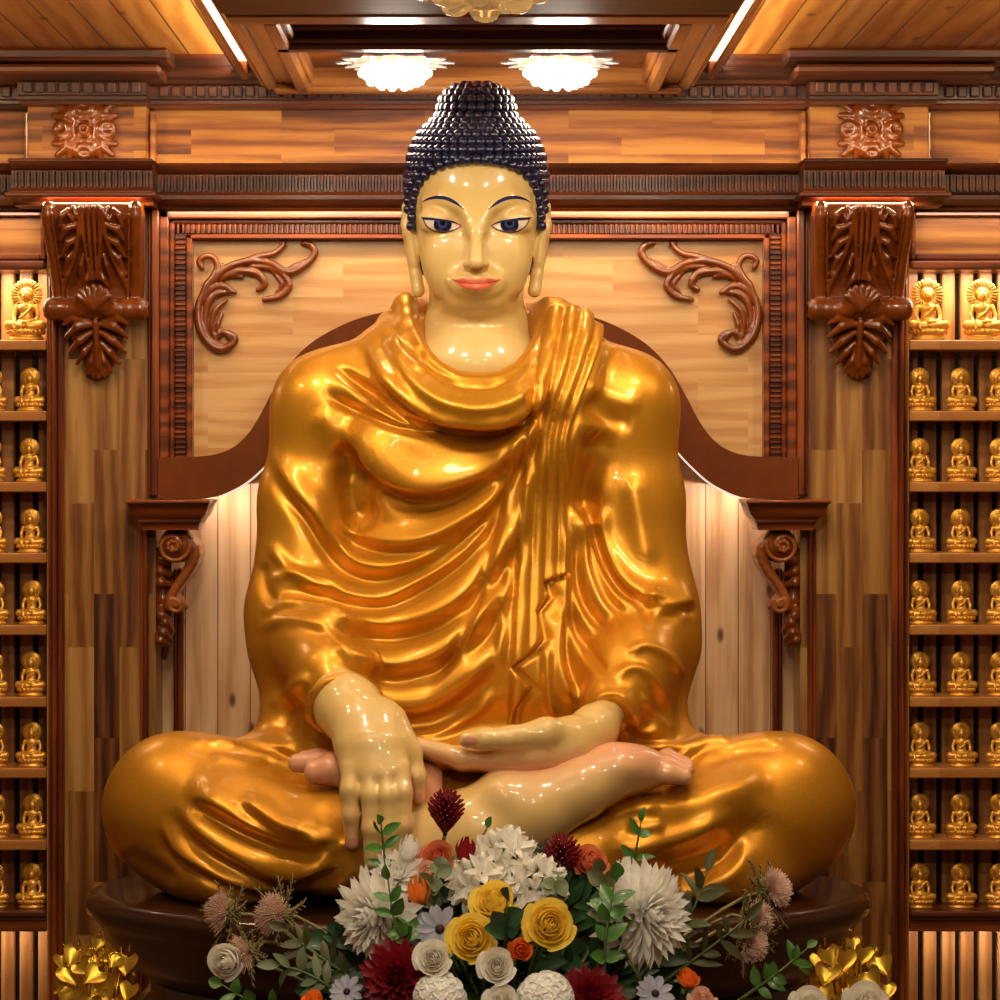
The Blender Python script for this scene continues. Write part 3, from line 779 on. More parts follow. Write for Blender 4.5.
def make_hands(st, mat):
    # statue's right hand, hanging over the shin
    f = Field((-165, -480, -370), (-40, -320, -170), 1.5)
    f.chain([S(338, 694, -352), S(345, 705, -370), S(352, 712, -380), S(364, 732, -404)], [rs(27, -352), rs(29, -370), rs(28.5, -380), rs(26, -404)], 0, 14, fy=.8)
    for a, b, r0 in [((347, 722, -392), (351, 770, -426), 13.5), ((358, 718, -398), (369, 774, -432), 14), ((372, 716, -398), (386, 774, -433), 14), ((384, 722, -396), (400, 770, -430), 13)]:
        f.chain([S(*a), S((a[0] + b[0]) / 2, (a[1] + b[1]) / 2, (a[2] + b[2]) / 2 - 5), S(*b)], [rs(r0 + 2, a[2]), rs(r0, a[2]), rs(r0 - 2.5, b[2])], 15)
    f.chain([S(390, 724, -394), S(402, 744, -404)], [15, 12], 14)
    for (pts, rad) in [
        ([(351, 768, -428), (350, 790, -436), (351, 815, -437), (352, 843, -434)], [10.5, 9.4, 8.8, 7.6]),
        ([(369, 772, -433), (370, 795, -442), (371, 828, -444), (371, 862, -440)], [9.6, 9, 8.8, 7.6]),
        ([(386, 772, -434), (387, 795, -444), (388, 830, -446), (387, 868, -442)], [9.6, 9, 8.8, 7.6]),
        ([(401, 768, -431), (403, 792, -441), (404, 825, -443), (403, 858, -439)], [9.6, 9, 8.6, 7.2])]:
        finger(f, pts, rad, 2.2, 5)
    finger(f, [(398, 735, -398), (411, 752, -408), (417, 777, -414), (418.5, 797, -414)], [13, 10.5, 9, 6.6], 7, 6)
    def pf(V):
        u, v = proj(V)
        return .55 * np.clip((v - 790) / 60, 0, 1) * (u < 362) + .7 * np.clip((v - 765) / 35, 0, 1) * (u > 409)
    h, V, Q = skin_obj('hand', f, st, mat, pf, 'pale hand hanging palm inward over the shin')
    b = caster(V, Q)
    nail('fingernail', b, 352, 844, 4.8, 6.2, h); nail('fingernail', b, 419.5, 798, 2.6, 4.6, h, .1)
    # statue's left hand, resting palm up in the lap
    f = Field((-75, -480, -330), (150, -300, -215), 1.5)
    f.chain([S(613, 708, -334), S(594, 729, -368), S(570, 745, -392), S(540, 752, -402)], [rs(17, -334), rs(21, -368), rs(23, -392), rs(19, -402)], 0, 14, fy=.95)
    finger(f, [(572, 733, -392), (545, 733, -412), (510, 738, -420), (485, 739, -421), (467, 739.5, -418)], [16, 14.5, 11, 10, 8.6], 6, 7)       # thumb
    for i, (dv, dy, tip) in enumerate([(0, -2, 418), (4, 12, 408), (7, 26, 410), (8, 38, 420)]):
        finger(f, [(545, 754 + dv * .3, -402 + dy), (505, 762 + dv * .4, -404 + dy), (462, 758 + dv * .3, -402 + dy), (tip, 745 + dv * .3, -398 + dy)], [15, 11.5, 10.5, 8.5], 5, 6)
    f.ell(S(530, 755, -402), (rs(42, -402), 18, rs(17, -402)), 12)
    def pf2(V):
        u, v = proj(V)
        return .8 * np.clip((v - 742) / 26, 0, 1) * (u < 600) + .35 * np.clip((470 - u) / 50, 0, 1)
    h, V, Q = skin_obj('hand', f, st, mat, pf2, 'pale hand resting palm up in the lap with thumb on top')
    b = caster(V, Q)
    nail('thumbnail', b, 470, 741.5, 7.6, 4.2, h, .08)
    # statue's right foot with the bare shin, sole upward on the left thigh
    f = Field((-60, -500, -400), (230, -300, -240), 1.6)
    f.chain([S(428, 846, -395), S(480, 832, -404), S(535, 808, -408), S(580, 788, -406), S(614, 772, -400), S(642, 769, -392), S(664, 769, -386)],
            [rs(46, -395), rs(43, -404), rs(36, -408), rs(28, -406), rs(24, -400), rs(18, -392), rs(13, -386)], 0, 16)
    f.ell(S(503, 793, -408), (rs(24, -408), 30, rs(25, -408)), 14)          # heel
    f.ell(S(620, 764, -396), (rs(28, -396), 28, rs(18, -396)), 10)          # ball of the foot
    for i, (tu, tv, Y, r) in enumerate([(687, 777, -398, 8.5), (690, 770, -386, 7.5), (691, 766, -372, 7.2), (688, 763, -358, 7), (680, 761, -344, 6.5)]):
        finger(f, [(645, 768, -392 + i * 9), (668, tv - 4, Y), (tu - 3, tv, Y)], [13, r + 1.5, r], 4, 5)
    def pf3(V):
        u, v = proj(V); n = np.clip((812 - .22 * (u - 480) - v) / 40, 0, 1)
        return np.clip(n * np.clip((u - 478) / 60, 0, 1) + np.clip((u - 600) / 70, 0, 1) * .75, 0, 1) * .95
    h, V, Q = skin_obj('foot', f, st, mat, pf3, 'bare foot lying sole up on the thigh, pink toes')
    b = caster(V, Q)
    nail('toenail', b, 679, 783.5, 9, 2.6, h, -.05)
    # statue's left foot: toes showing behind the hanging hand
    f = Field((-180, -440, -310), (-30, -280, -240), 1.6)
    f.chain([S(420, 790, -380), S(370, 775, -385), S(335, 768, -384)], [rs(30, -380), rs(26, -385), rs(17, -384)], 0, 14)
    finger(f, [(350, 770, -388), (330, 770, -392), (316, 772, -392)], [16, 14, 12.5], 5, 6)
    finger(f, [(345, 765, -376), (315, 763, -376), (297, 763, -374)], [12, 10.5, 9.6], 4, 5)
    finger(f, [(350, 762, -362), (318, 758, -362), (304, 758, -360)], [10, 8.5, 7.5], 4, 5)
    h, V, Q = skin_obj('foot', f, st, mat, lambda V: 0 * V[:, 0] + .95, 'pink toes of the other foot showing behind the hand')
    b = caster(V, Q)
    nail('toenail', b, 315, 780.5, 7.5, 2.6, h, -.1)

def build_statue():
    st = empty('temple_statue', (0, -290, PED_Z), 'giant seated statue in a golden robe with navy curled hair, on the oval pedestal', 'statue')
    make_robe(st, MATS['gold_robe'])
    head, V, Q = make_head(st, MATS['skin_lacquer'])
    make_face_paint(head, V, Q)
    make_hair(head, MATS['navy_hair'])
    head.location.x -= 1.55 * K
    make_hands(st, MATS['skin_lacquer'])
    return st
def make_room_mats():
    wood('wood_maple', [rgb('#c0864a'), rgb('#d09c60'), rgb('#dcae76')], 'x', (.34, .095), 1.1, .35, .35, contrast=.62)
    wood('wood_frieze', [rgb('#5a2c10'), rgb('#84481c'), rgb('#a66628'), rgb('#bd8038')], 'x', (.36, .062), 1.0, .6, .0, contrast=.55)
    wood('wood_acacia', [rgb('#371704'), rgb('#74421a'), rgb('#9c6c32'), rgb('#b88a4c')], 'z', (.36, .064), 1.2, .4, .3, contrast=.36, seed=3.3)
    wood('wood_pine', [rgb('#bd8c5e'), rgb('#dcae80'), rgb('#e8c094')], 'z', (40., .083), .8, .45, .15, knots=2.6, gap=.0016, groove=rgb('#8a5c3a'), contrast=.75)
    wood('wood_ceiling', [rgb('#b0681f'), rgb('#cf8733'), rgb('#de9e4a')], 'y', (40., .088), .8, .35, .3, knots=2.2, gap=.0022, groove=rgb('#54290c'), contrast=.7)
    wood('wood_mahogany', [rgb('#54220a'), rgb('#763310'), rgb('#914718')], 'x', None, 1.0, .34, .3)
    wood('wood_mahogany_up', [rgb('#54220a'), rgb('#763310'), rgb('#914718')], 'z', None, 1.0, .34, .3)
    wood('wood_dark', [rgb('#3a1606'), rgb('#54240b'), rgb('#6c3210')], 'x', None, 1.0, .5, .06)
    wood('wood_honey', [rgb('#8a4f22'), rgb('#a9682f'), rgb('#bd7c3c')], 'x', None, 1.0, .3, .45)
    wood('wood_honey_deep', [rgb('#8a4f22'), rgb('#a9682f'), rgb('#bd7c3c')], 'y', None, 1.0, .3, .45)
    wood('wood_shelf', [rgb('#a8682f'), rgb('#bf8040'), rgb('#d09856')], 'x', (.5, .2), 1.0, .4, .2, contrast=.7)
    wood('wood_slat', [rgb('#8b5526'), rgb('#a96f38'), rgb('#b98048')], 'z', None, 1.0, .45, .1)
    simple('black_felt', rgb('#0b0806'), .9)
    simple('carved_wood', rgb('#74360a'), .3, coat=.5, coat_rough=.12, var=.25, scale=12)
    simple('board_brown', rgb('#703508'), .6, spec=.2, var=.12, scale=20)
    simple('scroll_wood', rgb('#96501c'), .35, coat=.4, var=.2, scale=14)
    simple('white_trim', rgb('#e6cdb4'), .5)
    simple('floor_stone', rgb('#7a5330'), .25, coat=.3, var=.2, scale=4)
    simple('wall_plain', rgb('#a8703c'), .6)
    simple('pedestal_brown', rgb('#34180c'), .3, coat=.6, coat_rough=.08, var=.1, scale=8)
    simple('gold_figurine', rgb('#f2b34a'), .38, metal=.5, coat=.2)
    simple('gold_halo', rgb('#dda23c'), .36, metal=.6, coat=.2)
    simple('gold_bright', rgb('#d6a326'), .22, metal=1.0)
    m = simple('gold_leaf', rgb('#e6bd45'), .34, metal=.85)
    emit('led_warm', (1, .72, .38, 1), 9.0)
    emit('led_white', (1, .86, .7, 1), .9)
    emit('crystal_glow', (1, .9, .74, 1), 1.5)
    m, nt, b = newmat('crystal_plate'); b.inputs['Base Color'].default_value = rgb('#efe6d8'); b.inputs['Roughness'].default_value = .15; b.inputs['Emission Color'].default_value = (1, .9, .75, 1); b.inputs['Emission Strength'].default_value = .15
    m, nt, b = newmat('amber_glass'); b.inputs['Base Color'].default_value = rgb('#f2d79a'); b.inputs['Roughness'].default_value = .08; b.inputs['Transmission Weight'].default_value = .75; b.inputs['Emission Color'].default_value = (1, .7, .3, 1); b.inputs['Emission Strength'].default_value = .12

M = MATS
def U(u): return u - CU
def light_area(name, p, t, sx, sy, power, col):
    l = bpy.data.lights.new(name, 'AREA'); l.shape = 'RECTANGLE'; l.size = sx * K; l.size_y = sy * K; l.energy = power; l.color = col
    o = bpy.data.objects.new(name, l); COL.objects.link(o); o.location = W(p)
    d = Vector(t) - Vector(p); o.rotation_euler = d.to_track_quat('-Z', 'Y').to_euler()
    return o

UP_PROF = [(60, 341), (-5, 341), (-6, 344), (-10, 345), (-10, 348), (-16, 349), (-16, 362), (-24, 363), (-27, 366), (-32, 367), (-40, 369), (-46, 373), (-48, 376), (-56, 377), (-62, 380), (-66, 386), (60, 386)]
LO_PROF = [(60, 240), (-8, 240), (-10, 243), (-22, 246), (-29, 248), (-29, 252), (-22, 254), (-20, 256), (-20, 273), (-24, 275), (-28, 278), (-30, 282), (-27, 284), (60, 284)]
def shift(prof, d): return [(y - d if y < 50 else y, z) for y, z in prof]
def flutes_x(mb, x0, x1, y, z0, z1, step, wd, dep):
    n = int(abs(x1 - x0) / step)
    for i in range(n):
        c = x0 + (i + .5) * (x1 - x0) / n
        mb.prism_z([(c - wd / 2, y), (c - wd / 4, y - dep), (c + wd / 4, y - dep), (c + wd / 2, y)], z0, z1)
def flutes_z(mb, x0, x1, y, z0, z1, step, wd, dep):
    n = int(abs(z1 - z0) / step)
    for i in range(n):
        c = z0 + (i + .5) * (z1 - z0) / n
        mb.prism_x([(y, c - wd / 2), (y - dep, c - wd / 4), (y - dep, c + wd / 4), (y, c + wd / 2)], x0, x1)

def build_shell():
    S_ = lambda mb, name, mat, **k: struct(mb.build(name, M[mat], **k))
    S_(MB().box(-1300, 1300, -3000, 120, -760, -720), 'floor', 'floor_stone')
    S_(MB().box(-1300, 1300, -2300, 120, 386, 420), 'ceiling', 'wood_ceiling')
    S_(MB().box(-1300, 1300, 70, 110, -720, 386), 'wall_back', 'wall_plain')
    # pine niche behind the statue, and the framed maple panel above it
    S_(MB().box(-326, 326, 54, 70, -720, 30), 'trim_1', 'wood_pine')
    S_(MB().box(-320, 320, 18, 70, -34, 244), 'trim_2', 'wood_maple')
    # fluted picture frame round the panel
    mb = MB()
    zt = lambda a: 239 - (318 - a) * .87
    for a, b, y in ((309, 318, -6), (304, 309, 4), (292, 304, 8), (286, 292, 2)):
        for s in (-1, 1): mb.box(min(s * a, s * b), max(s * a, s * b), y, 20, -12, zt(b), 1.2)
        mb.box(-b, b, y, 20, zt(a), zt(b), 1.2)
    for s in (-1, 1): flutes_z(mb, *(min(s * 293, s * 303), max(s * 293, s * 303)), 8, -10, zt(292) - 1, 5.1, 3.6, 4.5)
    flutes_x(mb, -303, 303, 8, zt(293), zt(303), 5.2, 3.6, 4.5)
    S_(mb, 'trim_3', 'wood_mahogany', auto=35)
    # pilasters
    for k, s in enumerate((-1, 1)):
        X = lambda a, b: (min(s * a, s * b), max(s * a, s * b))
        S_(MB().box(*X(322, 431), 0, 70, -720, 240), f'trim_{4 + k}', 'wood_acacia')
        mb = MB()
        for a, b, y in ((413, 420, -6), (420, 425, -9), (426, 429, -4)): mb.box(*X(a, b), y, 4, -720, 240, 1.5)
        for a, b, y in ((329, 334, -7), (334, 338, -4)): mb.box(*X(a, b), y, 4, -720, -78, 1.5)
        for a, b, y in ((318, 326, -10), (326, 330, -5)): mb.box(*X(a, b), y, 24, -46, 240, 1.5)
        for a, b, y in ((300, 306, 44), (306, 309, 40)): mb.box(*X(a, b), y, 60, -720, -120, 1.5)
        S_(mb, f'trim_{6 + k}', 'wood_mahogany_up', auto=35)
    # frieze boards and entablature
    S_(MB().box(-900, 900, 10, 70, 280, 345), 'trim_8', 'wood_frieze')
    n = 9
    for s in (-1, 1):
        X = lambda a, b: (min(s * a, s * b), max(s * a, s * b))
        mb = MB().box(*X(329, 447), -22, 12, 282, 345, 1.0)
        S_(mb, f'trim_{n}', 'wood_frieze'); n += 1
        S_(MB().box(*X(322, 328), -6, 12, 284, 338, 1.5).box(*X(448, 453), -4, 12, 284, 338, 1.5), f'trim_{n}', 'wood_honey'); n += 1
    # lower cornice: straight run, returns over pilasters
    mb = MB().prism_x(LO_PROF, -900, 900); flutes_x(mb, -316, 316, -20, 257, 272, 6.3, 4.2, 3.4)
    flutes_x(mb, -900, -460, -20, 257, 272, 6.3, 4.2, 3.4); flutes_x(mb, 460, 900, -20, 257, 272, 6.3, 4.2, 3.4)
    S_(mb, f'trim_{n}', 'wood_dark', auto=30); n += 1
    mb = MB().prism_x(UP_PROF, -900, 900)
    for a, b in ((-318, 318), (-900, -462), (462, 900)):
        q = int((b - a) / 12.2)
        for i in range(q):
            c = a + (i + .5) * (b - a) / q; mb.box(c - 4.6, c + 4.6, -21, -15, 350.5, 361, 1.2)
    S_(mb, f'trim_{n}', 'wood_dark', auto=30); n += 1
    for s in (-1, 1):
        X = lambda a, b: (min(s * a, s * b), max(s * a, s * b))
        mb = MB().prism_x(shift(LO_PROF, 40), *X(318, 456)); flutes_x(mb, *X(320, 454), -60, 257, 272, 6.0, 4.2, 3.4)
        mb.box(*X(313, 461), -74, 20, 246, 251, 1.5); mb.box(*X(316, 458), -70, 20, 280, 284, 1.5)
        S_(mb, f'trim_{n}', 'wood_dark', auto=30); n += 1
        mb = MB().prism_x(shift(UP_PROF, 32), *X(326, 452))
        for i in range(10):
            c = s * (330 + (i + .5) * 11.8); mb.box(c - 4.6, c + 4.6, -53, -47, 350.5, 361, 1.2)
        mb.box(*X(306, 500), -96, 40, 362, 372, 3).box(*X(296, 506), -108, 40, 374, 386, 3)
        S_(mb, f'trim_{n}', 'wood_dark', auto=30); n += 1
    # lit header panels above the display shelves
    for s in (-1, 1):
        X = lambda a, b: (min(s * a, s * b), max(s * a, s * b))
        S_(MB().box(*X(432, 900), 8, 60, 192, 238), f'trim_{n}', 'wood_frieze'); n += 1
        mb = MB().box(*X(432, 437), -4, 10, 190, 238, 1.5).box(*X(437, 900), -4, 10, 190, 196, 1.5).box(*X(437, 900), -2, 10, 234, 238, 1).box(*X(432, 900), -6, 60, 180, 189, 2)
        S_(mb, f'trim_{n}', 'wood_mahogany', auto=35); n += 1
        # black felt backing and vertical slats
        S_(MB().box(*X(431, 900), 58, 69, -720, 184), f'wall_{"left" if s < 0 else "right"}', 'black_felt')
        mb = MB(); q = 0
        while 436 + 18.9 * q < 890:
            mb.box(*X(434.5 + 18.9 * q, 434.5 + 18.9 * q + 13.4), 47, 58, -720, 181, 1); q += 1
        S_(mb, f'trim_{n}', 'wood_slat', auto=35); n += 1
    # ceiling: hanging centre frame with coffers and lit edges
    mb = MB()
    zb = 350
    for s in (-1, 1):
        X = lambda a, b: (min(s * a, s * b), max(s * a, s * b))
        mb.box(*X(196, 208), -459, -44, zb + 4, 386, 2).box(*X(208, 214), -1500, -40, zb + 8, 386, 2).box(*X(176, 198), -459, -44, zb + 8, 386, 2).box(*X(164, 178), -459, -52, zb, 386, 2.5).box(*X(159, 165), -459, -64, zb + 7, 386, 2)
    S_(mb, f'trim_{n}', 'wood_honey_deep', auto=35); n += 1
    mb = MB().box(-200, 200, -62, -40, zb, 386, 2).box(-178, 178, -72, -60, zb + 5, 386, 2)
    mb.box(-207, 207, -500, -459, zb, 386, 3).box(-207, 207, -530, -498, zb + 1.5, 386, 3)
    S_(mb, f'trim_{n}', 'wood_honey', auto=35); n += 1
    mb = MB().box(-178, 178, -330, -308, zb, 386, 3).box(-178, 178, -342, -328, zb + 5, 386, 2).box(-178, 178, -350, -340, zb + 14, 386, 2).box(-207, 207, -600, -530, zb - 3, 386, 3)
    S_(mb, f'trim_{n}', 'wood_dark', auto=35); n += 1
    S_(MB().box(-176, 176, -340, -60, 372, 386), f'trim_{n}', 'wood_mahogany'); n += 1
    # coves with their light strips either side of the centre frame
    for s in (-1, 1):
        X = lambda a, b: (min(s * a, s * b), max(s * a, s * b))
        mb = MB().box(*X(226, 234), -1500, -30, 366, 386, 2).box(*X(234, 240), -1500, -34, 372, 386, 2)
        S_(mb, f'trim_{n}', 'wood_honey_deep', auto=35); n += 1
        S_(MB().box(*X(215, 226), -1500, -40, 380, 385), f'trim_{n}', 'led_warm'); n += 1

def build_arch():
    # ogee board across the niche, lit from behind along its lower edge
    Y = -26; sc = (F + Y) / F
    top = [(158, 457), (185, 457), (212, 455), (232, 448), (247, 435), (259, 417), (271, 394), (286, 369), (306, 347), (330, 331), (360, 318), (395, 310), (435, 306), (478, 305)]
    bot = [(158, 498), (185, 499), (210, 498), (228, 492), (246, 482), (262, 468), (277, 452), (292, 430), (308, 405), (328, 384), (356, 368), (400, 358), (440, 354), (478, 353)]
    n = 60
    T = crom(top, n=n); B = crom(bot, n=n)
    T = np.vstack([T, np.stack([2 * CU - T[::-1, 0], T[::-1, 1]], 1)[1:]]); B = np.vstack([B, np.stack([2 * CU - B[::-1, 0], B[::-1, 1]], 1)[1:]])
    mb = MB(); vs = []
    def P(p, y): return ((p[0] - CU) * sc, y, (CV - p[1]) * sc)
    m = len(T)
    for i in range(m): vs += [P(T[i], Y), P(B[i], Y), P(B[i], -6), P(T[i], -6)]
    fs = [(4 * i + k, 4 * i + (k + 1) % 4, 4 * (i + 1) + (k + 1) % 4, 4 * (i + 1) + k) for i in range(m - 1) for k in range(4)] + [(0, 1, 2, 3), (4 * m - 4, 4 * m - 3, 4 * m - 2, 4 * m - 1)]
    mb.add(vs, fs)
    root = empty('arched_board', (0, -6, -50), 'dark brown ogee-arched board running behind the shoulders of the giant statue', 'board')
    mb.build('board', M['board_brown'], root, auto=40)
    strip = MB()
    for i in range(0, m - 1):
        p, q = B[i], B[i + 1]
        if abs(p[0] - CU) < 175 or abs(p[0] - CU) > 262: continue
        a, b = P(p, 0), P(q, 0)
        strip.add([(a[0], -18, a[2] - .2), (b[0], -18, b[2] - .2), (b[0], -18, b[2] - 2), (a[0], -18, a[2] - 2), (a[0], -9, a[2] - .2), (b[0], -9, b[2] - .2), (b[0], -9, b[2] - 2), (a[0], -9, a[2] - 2)],
                  [(0, 1, 2, 3), (4, 7, 6, 5), (3, 2, 6, 7), (0, 4, 5, 1), (0, 3, 7, 4), (1, 5, 6, 2)])
    strip.build('light_strip', M['led_white'], root, label='glowing light strip under the edge')
    # little chips of tape on the strip
    # cornices that carry the board
    for s, side in ((-1, 'left'), (1, 'right')):
        X = lambda a, b: (min(s * a, s * b), max(s * a, s * b))
        c = empty('ledge_cornice', (s * 305, 0, -70), f'moulded brown ledge under the {side} end of the arched board, above the scroll bracket', 'ledge', 'ledges under the arched board')
        mb = MB()
        mb.box(*X(263, 346), -56, 10, -52.5, -49, 1.0)
        prof = [(0, 2, -52.5), (1, 3.5, -54), (1.6, 4.5, -57), (2.6, 6, -60), (4.5, 9, -63.5), (7.5, 13, -66.5), (9.5, 16, -68.5), (9.5, 16, -71), (11, 18, -72), (12, 20, -75), (12.5, 20.5, -79)]
        mb.loft_rects([(*X(264 + a, 344 - a), -55 + q, 10, z) for a, q, z in prof])
        mb.build('moulding', M['wood_mahogany'], c, auto=35)
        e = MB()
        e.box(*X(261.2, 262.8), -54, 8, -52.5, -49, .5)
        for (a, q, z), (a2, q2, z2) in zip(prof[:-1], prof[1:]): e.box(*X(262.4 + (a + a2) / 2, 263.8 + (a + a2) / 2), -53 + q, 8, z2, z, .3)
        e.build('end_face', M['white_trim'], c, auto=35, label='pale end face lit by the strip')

def sdf_thing(f, it=1):
    V, Q = f.mesh(); return relax(V, Q, it), Q

def build_brackets():
    # S-scroll bracket (built for the left side, mirrored for the right)
    f = Field((-325, -30, -200), (-265, 62, -75), 1.1)
    cx = lambda u: U(u)
    def sp(cu, cv, r0, r1, a0, a1, n=26):
        return [(cu + (r0 + (r1 - r0) * i / (n - 1)) * math.cos(a0 + (a1 - a0) * i / (n - 1)), cv + (r0 + (r1 - r0) * i / (n - 1)) * math.sin(a0 + (a1 - a0) * i / (n - 1))) for i in range(n)]
    def ribbon(pts, r, y0, y1, k=1.5):
        for y in np.arange(y0, y1 + .1, 3.0): f.chain([(cx(u), y, Z_(v, 0)) for u, v in pts], r if not np.isscalar(r) else [r] * len(pts), k, 1)
    body = crom([(186, 537), (196, 546), (197, 556), (190, 570), (178, 586), (172, 598), (171, 606)], n=12)
    ribbon([tuple(p) for p in body], [4.5] * 12, -14, 30)
    f.ell((cx(177), 4, Z_(545, 0)), (18, 30, 18), 3); f.ell((cx(176), 6, Z_(603, 0)), (9, 26, 9), 3)
    f.chain([(cx(u), -24, Z_(v, 0)) for u, v in sp(176, 545, 17, 4, -.3, 8.5)], 2.2, 1.5, 1)
    f.chain([(cx(u), -18, Z_(v, 0)) for u, v in sp(177, 603, 9, 2, -.5, 7.5)], 1.8, 1.2, 1)
    f.chain([(cx(u), -14, Z_(v, 0)) for u, v in [(194, 552), (188, 568), (178, 584), (170, 598)]], [3, 3, 2.6, 2], 1.5)
    f.chain([(cx(182), -14, Z_(603, 0)), (cx(186), -12, Z_(606, 0))], 4, 3)
    for a in range(7): f.ell((cx(176) + 5 * math.cos(a * .9), -27, Z_(545, 0) + 5 * math.sin(a * .9)), (2.4, 3, 2.4), 1)
    V, Q = sdf_thing(f)
    g = Field((-325, -30, -210), (-285, 62, -90), 1.1)
    for u, v, L, a in [(163, 560, 10, .5), (162, 571, 11, .4), (162, 582, 11, .3), (163, 615, 12, .6), (166, 622, 13, .9), (164, 632, 12, .8), (161, 640, 10, .5)]:
        g.chain([(cx(u - 3), 0, Z_(v - 6, 0)), (cx(u), -7, Z_(v, 0)), (cx(u + L * .8 * math.cos(a)), -4, Z_(v + L * .8 * math.sin(a), 0))], [3.6, 5, 2.6], 2)
    g.chain([(cx(164), 10, Z_(558, 0)), (cx(164), 8, Z_(600, 0)), (cx(166), 8, Z_(632, 0)), (cx(164), 10, Z_(644, 0))], [6, 8, 7, 3], 3)
    g.chain([(cx(161), 6, Z_(550, 0)), (cx(161), 4, Z_(600, 0)), (cx(163), 6, Z_(644, 0))], [5, 5, 3], 3)
    V2, Q2 = sdf_thing(g)
    for s, side in ((1, 'left'), (-1, 'right')):
        r = empty('scroll_bracket', (-s * 300, 40, -190), f'carved brown S-scroll bracket under the {side} ledge beside the pine boards', 'bracket', 'scroll brackets under the ledges')
        m = np.array([s, 1, 1.])
        link_mesh('scroll', V * m, Q if s > 0 else Q[:, ::-1], M['scroll_wood'], r)
        link_mesh('leaf_carving', V2 * m, Q2 if s > 0 else Q2[:, ::-1], M['carved_wood'], r)

